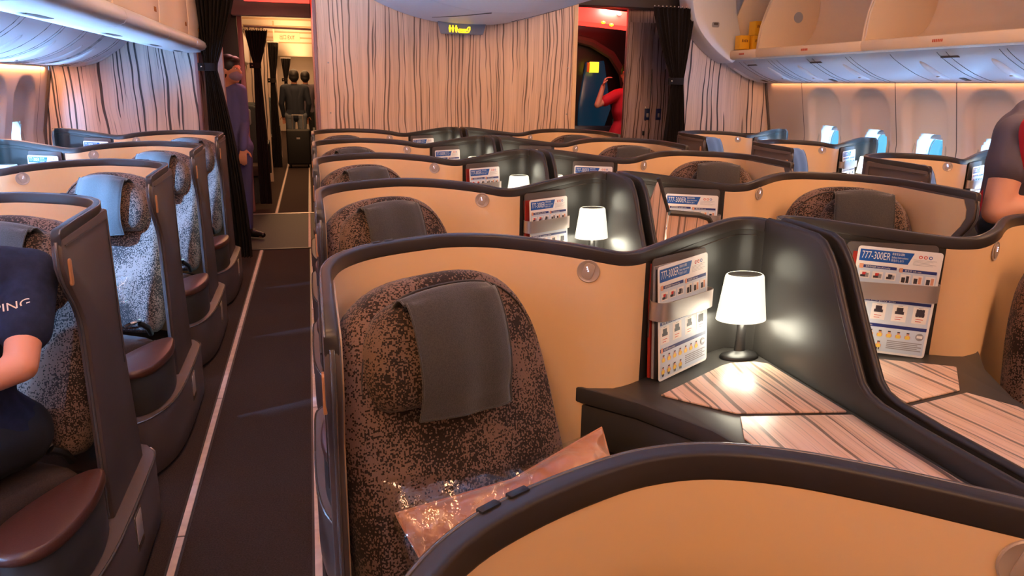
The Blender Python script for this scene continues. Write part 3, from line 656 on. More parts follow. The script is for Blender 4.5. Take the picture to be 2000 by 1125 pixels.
for key in suites:
    x, y, s = suites[key]; j = q % 2; q += 1
    o = tw[j] if first[j] else tw[j].copy()
    if not first[j]: COL.objects.link(o)
    first[j] = False; o.location = (x, y, 0); o.scale = (s, 1, 1)
    tag(o, 'grey towel draped over the headrest, %s' % who(key), 'towel', 'headrest towels')

# ---- safety cards and magazines in the holders
def card_mesh(detail=True):
    m = MB(); Wd, Ht = .206, .285
    m.prism(rrect(0, Ht/2, Wd/2, Ht/2, .008, 4), 0, .0012, lambda p, q, h: (p, h, q), 0)
    k = [0]
    def F(h=.0003): return lambda p, q: Vector((p, -h, q))
    def quad(pts, mi, h=.0003): m.add([Vector((p, -h, q)) for p, q in pts], [tuple(range(len(pts)))], mi)
    def rect(x0, x1, z0, z1, mi, h=.0003): quad([(x0, z0), (x1, z0), (x1, z1), (x0, z1)], mi, h)
    rect(-.097, .097, .006, .232, 1)
    quad([(-.097, .246), (.022, .246), (.034, .277), (-.097, .277)], 2, .0005)
    put_text(m, '777-300ER', .028, lambda a, b: Vector((-.092+a, -.0008, .253+b)), 0, w=.070)
    for i, t in enumerate(('乘客安全須知', 'Safety Instructions', '安全のしおり')):
        put_text(m, t, .0075, lambda a, b, i=i: Vector((-.019+a, -.0008, .268-.0085*i+b)), 0, w=.040 if i == 1 else .030)
    for i, c in enumerate((5, 5, 2)):
        m.lathe([(.0045, 0), (.0045, .0002)], (0, 0, 0), 12, c); 
        for v in m.v[-24:]: v.x, v.y, v.z = v.x+.050+i*.012, -.0005-v.z, v.y+.269
        m.lathe([(.0026, 0), (.0026, .0002)], (0, 0, 0), 10, 0)
        for v in m.v[-20:]: v.x, v.y, v.z = v.x+.050+i*.012, -.0009-v.z, v.y+.269
    for i in range(5): rect(.034, .090-(i % 3)*.008, .2605-i*.0034, .2612-i*.0034, 9, .0005)
    # section bars
    rect(-.094, -.002, .228, .236, 3, .0006); rect(.004, .095, .226, .234, 3, .0006)
    rect(-.097, .097, .140, .148, 3, .0006); rect(-.097, .097, .072, .081, 3, .0006)
    put_text(m, '起飛及降落時 Take-off & landing', .006, lambda a, b: Vector((-.078+a, -.0009, .2298+b)), 0, w=.060)
    put_text(m, '救生衣 Life vest', .006, lambda a, b: Vector((.018+a, -.0009, .2278+b)), 0, w=.040)
    put_text(m, '緊急出口 Emergency exits', .006, lambda a, b: Vector((-.090+a, -.0009, .1418+b)), 0, w=.10)
    put_text(m, '安全姿勢 Brace position', .0065, lambda a, b: Vector((-.082+a, -.0009, .0742+b)), 0, w=.045)
    rect(-.094, -.084, .226, .238, 7, .0009); rect(.005, .013, .224, .236, 7, .0009); rect(-.094, -.086, .070, .083, 7, .0009)
    # pictures in the upper half
    for i, x in enumerate((-.078, -.046, -.014)):
        rect(x-.013, x+.013, .200, .220, 0, .0006); rect(x-.010, x+.002, .203, .209, 4, .0009); rect(x-.006, x+.004, .209, .216, 5 if i != 2 else 4, .0009); rect(x+.002, x+.010, .203, .214, 9, .0009)
    for i, x in enumerate((.022, .052, .082)):
        rect(x-.012, x+.012, .196, .220, 0, .0006); rect(x-.009, x+.000, .198, .212, 4, .0009); rect(x+.002, x+.009, .198, .216, 7 if i else 4, .0009)
    for i in range(3): rect(-.090+i*.05, -.055+i*.05, .160, .180, 4 if i < 2 else 9, .0009)
    for i, x in enumerate((-.078, -.028, .024, .074)):
        rect(x-.018, x+.018, .092, .136, 0, .0006)
        rect(x-.011, x+.011, .112, .120, 4, .0009); rect(x-.008, x+.008, .119, .130, 4, .0009)
        if i == 3:
            for d in (-.007, 0, .007): rect(x+d-.003, x+d+.003, .110, .131, 4, .0011)
        for j in range(2): rect(x-.009, x+.009-.004*j, .103-.006*j, .1045-.006*j, 5, .0009)
        rect(x-.006, x+.006, .1335, .1345, 9, .0009)
    # small figures wearing life vests
    def fig(x, z, v):
        rect(x-.005, x+.005, z, z+.010, 6, .0009); rect(x-.0032, x+.0032, z+.0105, z+.016, 7, .0010); rect(x-.0034, x+.0034, z+.0150, z+.0182, 4, .0012)
        rect(x-.007, x-.005, z+.002, z+.009, 7, .0009); rect(x+.005, x+.007, z+.002, z+.009, 7, .0009)
        if v: rect(x-.004, x-.001, z-.006, z, 4, .0009); rect(x+.001, x+.004, z-.006, z, 4, .0009)
    for i in range(7): fig(-.084+i*.023, .046, False)
    for i in range(4): fig(-.086+i*.024, .016, True)
    m.lathe([(.010, 0), (.010, .0002)], (0, 0, 0), 16, 8)
    for v in m.v[-32:]: v.x, v.y, v.z = v.x+.083, -.0008-v.z, v.y+.056
    rect(.076, .090, .053, .060, 0, .0015)
    for i in range(5): rect(.006, .092-(i % 2)*.01, .036-i*.005, .0385-i*.005, 8, .0008)
    return m
cm = card_mesh().build('safety_card', ['white', 'pale', 'blue', 'navyp', 'ink', 'redp', 'yelp', 'skinp', 'greyp', 'greyp'], None, smooth=0, fixn=False)
cfirst = True
CA = R(28.5)
pdv = Vector((math.cos(CA), math.sin(CA), 0)); pnv = Vector((pdv.y, -pdv.x, 0)); po = Vector((.765, .477, 0))
for key in [k for k in suites if k not in (('CL', 0), ('LW', 0), ('LW', 1))]:
    o = cm if cfirst else cm.copy()
    if not cfirst: COL.objects.link(o)
    cfirst = False; s = suites[key][2]
    dz = {('CL', 1): 0, ('CR', 1): 0}.get(key, -.012)
    p = po+pdv*.094+pnv*.049; p.z = .750+dz; o.location = sw(key, p); o.rotation_euler = (R(-3), R(-2.5*s if key[1] == 1 else 0), CA*s)
    tag(o, 'white safety card with blue header, %s' % who(key), 'safety card', 'safety cards')
def book(key, off, d, h, wd, mats, zb, lab, n=0):
    m = MB(); m.box(-wd/2, wd/2, -d/2, -d/2+.0008, 0, h, 0); m.box(-wd/2, wd/2, d/2-.0008, d/2, 0, h, 0); m.box(-wd/2, -wd/2+.001, -d/2, d/2, 0, h, 0)
    m.box(-wd/2+.001, wd/2-.002, -d/2+.0008, d/2-.0008, .001, h-.001, 1)
    o = m.build('magazine', mats, None, smooth=0); s = suites[key][2]
    p = po+pdv*(.090)+pnv*off; p.z = zb; o.location = sw(key, p); o.rotation_euler = (R(-3), 0, CA*s)
    tag(o, lab % who(key), 'magazine', 'magazines in the literature holders')
book(('CL', 1), .020, .008, .283, .205, ['magred', 'paper'], .750, 'red-backed magazine, rearmost in the holder, %s')
book(('CL', 1), .031, .007, .278, .203, ['maggr', 'paper'], .750, 'grey magazine between red and black ones, %s')
book(('CL', 1), .041, .008, .272, .203, ['magdk', 'paper'], .750, 'black magazine just behind the card, %s')
for key in (('CR', 1), ('CL', 2), ('CL', 3)):
    book(key, .026, .012, .272, .205, ['magred', 'paper'], .748, 'red-backed magazine behind the card, %s')

# ---- the tilted table flap of the second suite right of the pair
# folding side table standing half open on its hinge
fx, fy = 2.33, P0*2
Fp = [Vector((1.400, 2.70, .915)), Vector((1.452, 2.58, .75)), Vector((1.452, 2.40, .75)), Vector((1.29, 2.46, .75)), Vector((1.255, 2.60, .75))]

# ================================================================== PILLOWS IN PLASTIC
def pillow(name, L, Wd, T, M4, m1, label, group=None, seed=0, cat='pillow'):
    def f(u, v, sgn):
        a, b = 2*u-1, 2*v-1
        th = T*((1-abs(a)**2.4)*(1-abs(b)**2.4))**.5
        k = 1-.06*(1-abs(b)**2)*0
        x = a*L/2*(1-.10*(1-abs(b))*1.0*abs(a)**3); y = b*Wd/2*(1-.16*(1-abs(a))*abs(b)**3*1.2)
        cr_ = .022*(.35-abs(noise.noise(Vector((x*9+seed, y*13+x*5, sgn)))))+.010*(.3-abs(noise.noise(Vector((x*24+seed, y*20-x*9, 3)))))
        z = sgn*(th*.5+cr_*(1 if th > .02 else th/.02))
        return M4 @ Vector((x, y, z))
    m = MB(); m.grid(lambda u, v: f(u, v, 1), 60, 34); m.grid(lambda u, v: f(u, v, -1), 60, 34)
    return m
Mp = Matrix.Translation((.385, 1.255, .575)) @ Matrix.Rotation(R(20), 4, 'Z') @ Matrix.Rotation(R(-5), 4, 'Y') @ Matrix.Rotation(R(55), 4, 'X')
pm = pillow('p', .50, .28, .12, Mp, None, '')
def f_edge(M4, L, Wd):
    out = []
    for i in range(80):
        t = i/80*4; s = int(t); q_ = 2*(t-s)-1
        a, b = [(q_, -1), (1, q_), (-q_, 1), (-1, -q_)][s]
        x = a*L/2*(1-.10*(1-abs(b))*abs(a)**3); y = b*Wd/2*(1-.16*(1-abs(a))*abs(b)**3*1.2); out.append(M4 @ Vector((x, y, 0)))
    return out
pl = pm.build('pillow', 'satin', None, smooth=180); tag(pl, 'crumpled copper satin pillow on the seat of the second suite left of centre', 'pillow')
MB().tube(f_edge(Mp, .50, .28), .0028, 6, closed=True).build('pillow_piping', 'satin', pl)
Mb = Matrix.Translation((.345, 1.262, .572)) @ Matrix.Rotation(R(17), 4, 'Z') @ Matrix.Rotation(R(3), 4, 'Y') @ Matrix.Rotation(R(57), 4, 'X')
bg_ = pillow('b', .50, .33, .13, Mb, None, '', seed=5).build('plastic_bag', 'film', None, smooth=180)
tag(bg_, 'clear crinkled plastic bag around the copper satin pillow', 'plastic bag')
def wrapped(key, c, rz, label, L=.30, Wd=.2, rx=60, T=.09):
    x, y, s = suites[key]; p = sw(key, c)
    M4 = Matrix.Translation(p) @ Matrix.Rotation(R(rz), 4, 'Z') @ Matrix.Rotation(R(rx), 4, 'X')
    b = pillow('b', L, Wd, T, M4, None, '', seed=len(label)).build('plastic_bag', 'film', None, smooth=180)
    tag(b, label, 'plastic bag', 'plastic wrapping bags left on seats')
wrapped(('CR', 1), (.50, .12, .56), -25, 'clear crinkled plastic bag on the seat at the right edge')
wrapped(('LW', 1), (.26, .16, .60), -25, 'clear plastic bag on the second seat by the left windows', .22, .14)
wrapped(('LW', 2), (.26, .14, .60), -25, 'clear plastic bag on the third seat by the left windows', .2, .12)

# ================================================================== OVERHEAD BINS
def bin_left(y0, y1, lab):
    t = empty('overhead_bin', (-1.2, (y0+y1)/2, 1.65), 0, lab, 'overhead bin', 'left overhead bins')
    T = Matrix.Translation((1.2, -(y0+y1)/2, -1.65)); fn = lambda p, q, h: T @ Vector((p, h, q))
    body = [(-.90, 1.650), (-.80, 1.656), (-.757, 1.672), (-.742, 1.695), (-.748, 1.722), (-.785, 1.748), (-.815, 1.752), (-.93, 1.80), (-1.25, 1.79), (-1.22, 1.74), (-1.06, 1.668)]
    MB().prism(body, y0+.004, y1-.004, fn).build('bin_lip', 'binw', t, smooth=50)
    door = smooth_path([(-.795, 1.752, 0), (-.79, 1.85, 0), (-.792, 1.98, 0), (-.81, 2.10, 0), (-.86, 2.22, 0), (-.95, 2.32, 0)], 3)
    D = MB(); D.prism([(p.x, p.y) for p in door]+[(p.x-.03, p.y) for p in door[::-1]], y0+.014, y1-.014, fn); D.build('bin_door', 'bin', t, smooth=50, bev=.004)
    MB().prism([(-.80, 1.76), (-1.25, 1.80), (-1.9, 1.9), (-1.9, 2.335), (-.97, 2.335), (-.84, 2.15), (-.82, 1.95)], y0+.004, y1-.004, fn).build('bin_body', 'bin', t, smooth=50)
    yc = (y0+y1)/2
    H = MB(); H.prism(rrect(-.92, yc, .022, .10, .02), 1.6605, 1.653, lambda p, q, h: T @ Vector((p, q, h-.004))); H.build('bin_latch', 'vent', t, bev=.002)
    H = MB(); H.prism(rrect(-.955, yc-.06, .018, .05, .016), 1.655, 1.650, lambda p, q, h: T @ Vector((p, q, h-.002))); H.build('latch_bezel', 'binw', t, bev=.001)
    H = MB()
    for k in range(6): H.box(-.7905, -.788, y1-.16+k*.010, y1-.155+k*.010, 1.80, 1.825, T=T)
    H.build('bin_number', 'brownprint', t, smooth=0)
edges = [6.59, 5.95, 4.85, 3.75, 2.65, 1.55, .45, -.65]
names = ['short last bin before the bulkhead', 'second bin from the bulkhead', 'third bin from the bulkhead', 'fourth bin, at the top left corner']
for i in range(7):
    bin_left(edges[i+1], edges[i], 'closed beige overhead bin on the left, '+(names[i] if i < 4 else '%s bin from the bulkhead, above the frame' % ['fifth', 'sixth', 'seventh'][i-4]))
def psu(sgn, prof, y0, y1, lab):
    yc = (y0+y1)/2; x0 = prof[0][0]
    t = empty('service_panel', (x0, yc, 1.55), 0, lab, 'service panel', 'passenger service panels'); T = Matrix.Translation((-x0, -yc, -1.55))
    P = smooth_path([(a, b, 0) for a, b in prof], 4)
    def surf(y, s, d=0):
        i = min(int(s*(len(P)-1)), len(P)-2); tt = s*(len(P)-1)-i; p = P[i].lerp(P[i+1], tt); tg = (P[i+1]-P[i]).normalized(); n = Vector((tg.y, -tg.x, 0))
        if n.y > 0: n = -n
        return T @ Vector((p.x+n.x*d, y, p.y+n.y*d))
    g = MB(); g.grid(lambda u, v: surf(y0+.003+(y1-y0-.006)*u, v), 2, 20); g.grid(lambda u, v: surf(y0+.003+(y1-y0-.006)*u, v, -.012), 2, 20); g.build('panel_skin', 'psu', t, smooth=60)
    for k, yy in enumerate((yc-.28, yc+.27)):
        o = MB(); o.grid(lambda u, v: surf(yy+.035*math.cos(2*PI*u)*math.sin(PI/2*v)*1.0+0*v, .50+.24*math.sin(2*PI*u)*math.sin(PI/2*v), .014*math.cos(PI/2*v)), 24, 6, cu=True); o.build('reading_light_pod', 'binw', t, smooth=60)
        o = MB(); o.sphere(surf(yy+.005, .40, .012), (.014, .014, .006), 8); o.build('light_nozzle', 'silver', t)
    for k, yy in enumerate((yc-.45, yc-.40, yc-.02, yc+.05, yc+.45)):
        o = MB(); o.tube([surf(yy+.02*s/8, .12+.10*s, .001) for s in range(9)], .0016, 5); o.build('panel_seam', 'vent', t)
    o = MB(); o.prism([(0, 0), (.09, 0), (.09, .012), (0, .012)], 0, .002, lambda p, q, h: surf(yc+.12+p*.5, .22+q*8, .002+h)); o.build('vent_slot', 'vent', t)
for i in range(6):
    psu(-1, [(-1.855, 1.536), (-1.79, 1.530), (-1.68, 1.538), (-1.56, 1.568), (-1.45, 1.62), (-1.34, 1.70), (-1.27, 1.78)], edges[i+1]-.02, edges[i]-.02 if i else 6.58, 'white ceiling service panel on the left, %s from the bulkhead' % ['first', 'second', 'third', 'fourth', 'fifth', 'sixth'][i])
RE = [6.58, 5.92, 4.62, 3.32, 2.02, .72, -.6]
for i in range(6):
    psu(1, [(4.20, 1.502), (4.12, 1.510), (4.0, 1.545), (3.90, 1.59), (3.80, 1.645), (3.745, 1.69)], RE[i+1], RE[i], 'white ceiling service panel on the right, %s from the bulkhead' % ['first', 'second', 'third', 'fourth', 'fifth', 'sixth'][i])
def bin_right(y0, y1, lab, grille=False):
    yc = (y0+y1)/2; t = empty('overhead_bin', (3.9, yc, 1.69), 0, lab, 'overhead bin', 'right open overhead bins'); T = Matrix.Translation((-3.9, -yc, -1.69)); fn = lambda p, q, h: T @ Vector((p, h, q))
    lip = [(3.70, 1.688), (3.675, 1.700), (3.668, 1.722), (3.668, 1.750), (3.672, 1.768), (3.69, 1.772), (3.70, 1.768), (3.71, 1.755), (4.10, 1.79), (4.10, 1.77), (3.80, 1.70)]
    MB().prism(lip, y0+.003, y1-.003, fn).build('bin_lip', 'bin', t, smooth=40, bev=.003)
    bp = smooth_path([(3.72, 1.760, 0), (3.98, 1.775, 0), (4.10, 1.81, 0), (4.19, 1.90, 0), (4.23, 2.05, 0), (4.22, 2.2, 0), (4.15, 2.33, 0)], 3)
    B = MB(); B.prism([(p.x, p.y) for p in bp]+[(p.x+.02, p.y-.005) for p in bp[::-1]], y0+.003, y1-.003, fn); B.build('bin_back', 'bin', t, smooth=60)
    dv = [(3.682, 1.768), (3.688, 1.86), (3.70, 1.95), (3.735, 2.06), (3.79, 2.2), (3.84, 2.335)]+[(p.x, p.y) for p in bp[::-1]]
    for k, (a, b) in enumerate(((y1-.022, y1-.004), (y0+.004, y0+.022))):
        MB().prism(dv, a, b, fn).build('bin_partition', 'bin', t, smooth=40, bev=.004)
    for k in range(5):
        pass
    H = MB(); [H.box(3.6655, 3.669, yc-.06+q*.014, yc-.052+q*.014, 1.728, 1.744, T=T) for q in range(6)]; H.build('row_number', 'redprint', t, smooth=0)
    MB().prism(rrect(3.80, yc, .010, .07, .008), 1.640, 1.652, lambda p, q, h: T @ Vector((p, q, h))).build('call_slot', 'vent', t, bev=.002)
    if grille:
        g = MB(); g.lathe([(.042, 0), (.044, .003), (.038, .005), (.0, .005)], (0, 0, 0), 28, cap=False); g.v = [T @ Vector((v.x+4.03, y1-.022-v.z, v.y+2.03)) for v in g.v]; g.build('speaker_grille', 'greyp', t)
for i, (lab, gr) in enumerate((('short, nearest the bulkhead, holding yellow cartons', False), ('second from the bulkhead', True), ('third from the bulkhead', False), ('fourth from the bulkhead', False), ('fifth from the bulkhead', False))):
    bin_right(RE[i+1], RE[i]-(.18 if i == 0 else 0), 'open beige overhead bin on the right, '+lab, gr)
t = empty('overhead_bin', (3.5, 6.45, 1.7), 0, 'closed white overhead bin with a recessed latch beside the right curtain', 'overhead bin'); T = Matrix.Translation((-3.5, -6.45, -1.7))
cv = smooth_path([(3.25, 2.33, 0), (3.262, 2.20, 0), (3.30, 2.04, 0), (3.37, 1.92, 0), (3.49, 1.80, 0), (3.60, 1.72, 0), (3.70, 1.665, 0)], 3)
MB().prism([(p.x, p.y) for p in cv]+[(3.74, 1.70), (3.76, 1.9), (3.70, 2.1), (3.66, 2.33)], 6.33, 6.59, lambda p, q, h: T @ Vector((p, h, q))).build('bin_body', 'binw', t, smooth=50, bev=.008)
MB().prism(rrect(3.50, 1.985, .034, .022, .012), 6.322, 6.331, lambda p, q, h: T @ Vector((p, h, q))).build('bin_latch', 'greyp', t, bev=.002)
MB().prism(rrect(3.50, 1.992, .020, .010, .008), 6.318, 6.324, lambda p, q, h: T @ Vector((p, h, q))).build('latch_recess', 'vent', t, bev=.001)
# yellow cartons
for i, (x, y, z, lab) in enumerate(((3.715, 6.22, 1.777, 'yellow printed carton on the bin floor, left one of the lower two'), (3.818, 6.18, 1.777, 'yellow printed carton on the bin floor, under another carton'), (3.820, 6.18, 1.896, 'yellow printed carton stacked on top of another in the bin'))):
    t = empty('carton', (x, y, z), R(-6+4*i), lab, 'carton', 'yellow cartons in the open bin')
    MB().box(-.046, .046, -.05, .05, 0, .116).build('carton_box', 'yel', t, bev=.003)
    m = MB(); [m.add([(-.028+.015*k, -.0503, .060), (-.018+.015*k, -.0503, .060), (-.018+.015*k, -.0503, .084-.006*(k % 2)), (-.028+.015*k, -.0503, .082)], [(0, 1, 2, 3)]) for k in range(4)]
    m.build('carton_print', 'brownprint', t, smooth=0, fixn=False)
# centre stowage underside
prof = smooth_path([(.22, 2.33, 0), (.36, 2.20, 0), (.57, 2.085, 0), (.80, 2.0, 0), (1.05, 1.945, 0), (1.30, 1.928, 0), (1.55, 1.938, 0), (1.80, 1.985, 0), (2.05, 2.06, 0), (2.31, 2.17, 0), (2.42, 2.33, 0)], 3)
CE = [6.59, 5.4, 4.2, 3.0, 1.8, .6, -.6]
for i in range(6):
    yc = (CE[i]+CE[i+1])/2; t = empty('centre_bin', (1.3, yc, 1.93), 0, 'white curved underside of the centre overhead stowage, %s section from the bulkhead' % ['first', 'second', 'third', 'fourth', 'fifth', 'sixth'][i], 'overhead bin', 'centre overhead stowage'); T = Matrix.Translation((-1.3, -yc, -1.93))
    MB().prism([(p.x, p.y) for p in prof], CE[i+1]+.004, CE[i]-.002, lambda p, q, h: T @ Vector((p, h, q))).build('stowage_body', 'psu', t, smooth=60)
    if i == 0:
        for pa in ([(.98, 6.3, 1.962), (1.1, 5.9, 1.940), (1.26, 5.42, 1.929)], [(1.66, 6.4, 1.957), (1.86, 5.9, 2.003), (2.1, 5.42, 2.08)]):
            MB().tube([T @ (Vector(p)+Vector((0, 0, -.004))) for p in pa], .003, 6).build('panel_seam', 'vent', t)
        MB().sphere(T @ Vector((.60, 6.2, 2.075)), (.03, .03, .008), 10).build('spot_light', 'chrome', t)
# lavatory sign hanging from it
t = empty('lavatory_sign', (1.26, 6.50, 1.90), 0, 'grey hanging lavatory sign with lit amber figures on the centre bulkhead', 'sign')
MB().prism([(-.205, .045), (-.178, -.052), (.176, -.052), (.205, .045)], -.02, .02, lambda p, q, h: (p, h, q)).build('sign_body', 'signgrey', t, bev=.006)
m = MB()
for x in (-.105, -.080, -.052):
    m.prism([(x-.008, .0), (x-.011, -.005), (x-.007, -.028), (x-.004, -.040), (x+.004, -.040), (x+.007, -.028), (x+.011, -.005), (x+.008, 0), (x+.004, .003), (x-.004, .003)], -.0215, -.019, lambda p, q, h: (p, h, q)); m.sphere((x, -.0205, .010), (.0065, .002, .0065), 8)
m.tube([(-.034, -.021, -.036), (-.036, -.021, -.022), (-.028, -.021, -.014), (.035, -.021, -.016), (.052, -.021, .004), (.062, -.021, .006), (.064, -.021, -.012), (.054, -.021, -.034), (.04, -.021, -.040), (-.030, -.021, -.038)], .0042, 6, closed=False)
m.tube([(-.024, -.021, -.027), (.03, -.021, -.026)], .0035, 6); m.sphere((.042, -.021, -.020), (.007, .003, .007), 8)
m.build('lit_figures', 'amber', t)

# ================================================================== CURTAINS
def curtain(x0, x1, y, ztop, ztie, zbot, xt0, xt1, xb0, xb1, label, folds=9, depth=.035, tie=True, tm=None):
    """a gathered curtain tied back: wide at the rail, pinched at the tie, spreading again below"""
    m = MB(); c = empty('curtain', ((x0+x1)/2, y, 0), 0, label, 'curtain', 'cabin divider curtains'); T = Vector((-(x0+x1)/2, -y, 0))
    def f(u, v):
        z = ztop+(zbot-ztop)*v; vt = (ztop-ztie)/(ztop-zbot)
        if v < vt: t = v/vt; t = t**1.25; a, b = x0+(xt0-x0)*t, x1+(xt1-x1)*t; amp = 1-.55*t
        else: t = (v-vt)/(1-vt); t = 1-(1-t)**1.9; a, b = xt0+(xb0-xt0)*t, xt1+(xb1-xt1)*t; amp = .45+.55*t
        ph = 2*PI*folds*u
        return Vector((a+(b-a)*u+.006*math.sin(ph*2+1)*amp, y+depth*amp*(math.sin(ph)+.35*math.sin(ph*2.3+v*3)), z))+T
    m.grid(f, folds*12, 44); m.build('curtain_cloth', 'curtain', c, smooth=180, fixn=False)
    if tie:
        k = (xt0+xt1)/2+T.x; hw = (xt1-xt0)/2+.008
        b = MB(); b.grid(lambda u, v: (k+hw*math.cos(2*PI*u), (depth*.6+.012)*math.sin(2*PI*u), ztie-.03+.06*v), 28, 2, cu=True); b.build('tie_band', 'curtain', c, smooth=180)
        MB().box(k-hw-.035, k-hw+.01, -.03, -.01, ztie-.03, ztie+.03).build('tie_tab', 'curtain', c, bev=.004)
        MB().sphere((k-hw-.008, -.034, ztie), .008, 10).build('snap_button', 'chrome', c)
    hk = MB(); [hk.sphere((x0+(x1-x0)*i/10+T.x, 0, ztop+.008), .008, 6) for i in range(11)]; hk.build('curtain_hook', 'chrome', c)
    return c
curtain(-.86, -.49, 6.47, 2.22, 1.545, .03, -.775, -.685, -.79, -.53, 'tall dark brown curtain tied back beside the left bulkhead', 10)
curtain(2.95, 3.33, 6.42, 2.12, 1.50, .03, 3.16, 3.27, 3.09, 3.36, 'tall dark brown curtain tied back in front of the right lavatory wall', 10)
curtain(-.66, -.42, 9.25, 1.995, 1.62, .06, -.585, -.515, -.62, -.49, 'black curtain hanging from the rail beyond the grey mat', 7, .03)
curtain(-.55, -.40, 12.0, 2.0, 1.47, .2, -.54, -.47, -.58, -.45, 'black curtain in the rear aisle, second beyond the mat', 6, .03)
curtain(-.50, -.32, 16.0, 1.9, 1.50, .3, -.46, -.40, -.48, -.38, 'small black curtain farthest down the rear aisle', 5, .03)
rl = tag(MB().tube([(-.66, 9.2, 2.035), (.06, 9.2, 2.02)], .012, 10).build('curtain_rail', 'silver'), 'thin metal curtain rail across the rear aisle entrance', 'rail')
pp = empty('folding_pole', (.095, 9.15, 0), 0, 'slim silver pole standing at the right of the rear aisle entrance', 'pole')
MB().tube([(0, 0, .003), (0, 0, 2.13)], .018, 12).build('pole_tube', 'silver', pp); MB().box(-.026, .026, -.026, .026, 1.92, 2.14).build('pole_head', 'black', pp, bev=.004)

# ================================================================== DOOR AREA AND REAR CABIN
struct('wall_2', MB().box(.06, .14, 6.66, 9.2, 0, 2.3), 'wallwood', smooth=0)
struct('wall_3', MB().box(.14, 2.31, 8.9, 8.98, 0, 2.3), 'lavwood', smooth=0)
struct('wall_4', MB().box(-.735, -.655, 6.67, 6.75, 0, 2.3), 'lavwood', bev=.006)
struct('wall_5', MB().box(-1.95, -.80, 7.05, 7.12, 0, 2.3), 'lavwood', smooth=0)
struct('trim_40', MB().box(-.715, -.665, 9.04, 9.12, 0, 2.14), 'pinkpost', bev=.006)
d1 = struct('door_1', MB().box(-1.95, -.72, 9.1, 9.16, 0, 2.3), 'dark', smooth=0)
MB().prism(rrect(-.86, 1.23, .12, .13, .06), 9.085, 9.10, lambda p, q, h: (p, h, q)).build('door_window', mat('door_daylight', srgb(60, 160, 220), .4, emis=srgb(70, 180, 235), est=1.0), d1, smooth=0)
MB().prism([(-1.4, .9), (-.73, .9), (-.73, 1.02), (-1.3, 1.05)], 8.9, 9.1, lambda p, q, h: (p, h, q)).build('door_ledge', 'console', d1, bev=.01)
tag(MB().box(-.56, .05, 7.3, 8.15, 2.195, 2.212).build('ceiling_light', 'red', None, bev=.003), 'glowing red ceiling light panel above the left aisle doorway', 'ceiling light', 'red ceiling lights', None)
struct('trim_41', MB().box(-.75, .06, 8.86, 9.0, 2.12, 2.3), 'greyp', bev=.01)
# exit sign over the rear aisle
t = empty('exit_sign', (-.25, 10.9, 2.02), 0, 'cream ceiling exit sign with faint red letters over the rear aisle', 'sign')
MB().box(-.17, .17, -.02, .02, -.055, .055).build('sign_plate', 'bin', t, bev=.006); MB().box(-.17, -.15, -.015, .015, .05, .2).build('sign_bracket', 'bin', t)
m = MB(); put_text(m, '出口 EXIT', .07, lambda a, b: Vector((-.085+a, -.0215, -.025+b)), 0, w=.19); m.build('sign_letters', 'redprint', t, smooth=0, fixn=False)
for i, y in enumerate((11.9, 15.9)):
    o = struct('wall_%d' % (10+i), MB().box(-1.95, -.58, y, y+.05, 0, 2.22), 'wallwood2', smooth=0)
# rear cabin bins
for i, (y0, y1) in enumerate(((9.4, 11.8), (12.1, 15.8), (16.1, 20))):
    t = tag(MB().prism([(-1.95, 1.6), (-.92, 1.62), (-.80, 1.70), (-.80, 2.0), (-.9, 2.21), (-1.95, 2.21)], y0, y1, lambda p, q, h: (p, h, q)).build('overhead_bin', 'binw', None, bev=.01), 'white overhead bin in the rear cabin, %s beyond the curtains' % ['first', 'second', 'third'][i], 'overhead bin', 'rear cabin bins')
def rear_seat():
    t = empty('passenger_seat')
    o = cr2(sym([(0, .40), (.18, .40), (.225, .46), (.225, .9), (.205, 1.10), (.15, 1.16), (0, 1.17)]), 2)
    b = MB(); cushion(b, o, .03, .02, lambda a, q_, h: (a, -.06-h+(q_-.4)*.12, q_), back=.05, nr=4); b.build('backrest', 'rowseat', t, smooth=80)
    s_ = MB().prism(rrect(0, -.27, .225, .24, .05), .34, .46, lambda p, q_, h: (p, q_, h)); s_.build('seat_cushion', 'rowseat2', t, bev=.015)
    for x in (-.245, .245): MB().prism([(-.5, .60), (-.5, .64), (-.05, .66), (-.05, .2), (-.12, .2), (-.12, .58)], x-.022, x+.022, lambda p, q_, h: (h, p, q_)).build('armrest', 'rowshell', t, bev=.008)
    MB().prism([(-.42, 0), (-.38, .34), (-.05, .34), (-.08, 0), (-.12, 0), (-.14, .28), (-.32, .28), (-.38, 0)], -.18, .18, lambda p, q_, h: (h, p, q_)).build('seat_frame', 'rowshell', t, smooth=0)
    MB().prism(rrect(0, 1.02, .12, .10, .03), -.125, -.10, lambda p, q_, h: (p, h+.08, q_)).build('head_cover', 'greyp', t, bev=.004)
    return t
rs = rear_seat(); ru = False
ORDW = ['first', 'second', 'third', 'fourth', 'fifth', 'sixth', 'seventh', 'eighth', 'ninth', 'tenth']
def prow(x, y, lab):
    global ru
    o = copy_tree(rs) if ru else rs
    ru = True; o.location = (x, y, 0); tag(o, lab, 'seat', 'seats in the rear cabin')
for i, y in enumerate((10.15, 10.75, 11.35, 12.7, 13.4, 14.1, 14.8, 15.5)):
    prow(-.835, y, 'dark passenger seat on the left of the rear aisle, %s row beyond the mat' % ORDW[i])
for i, y in enumerate((10.6, 11.4, 12.2, 13.0, 13.8, 14.6)):
    prow(.30, y, 'dark passenger seat on the right of the rear aisle, %s row beyond the mat' % ORDW[i])
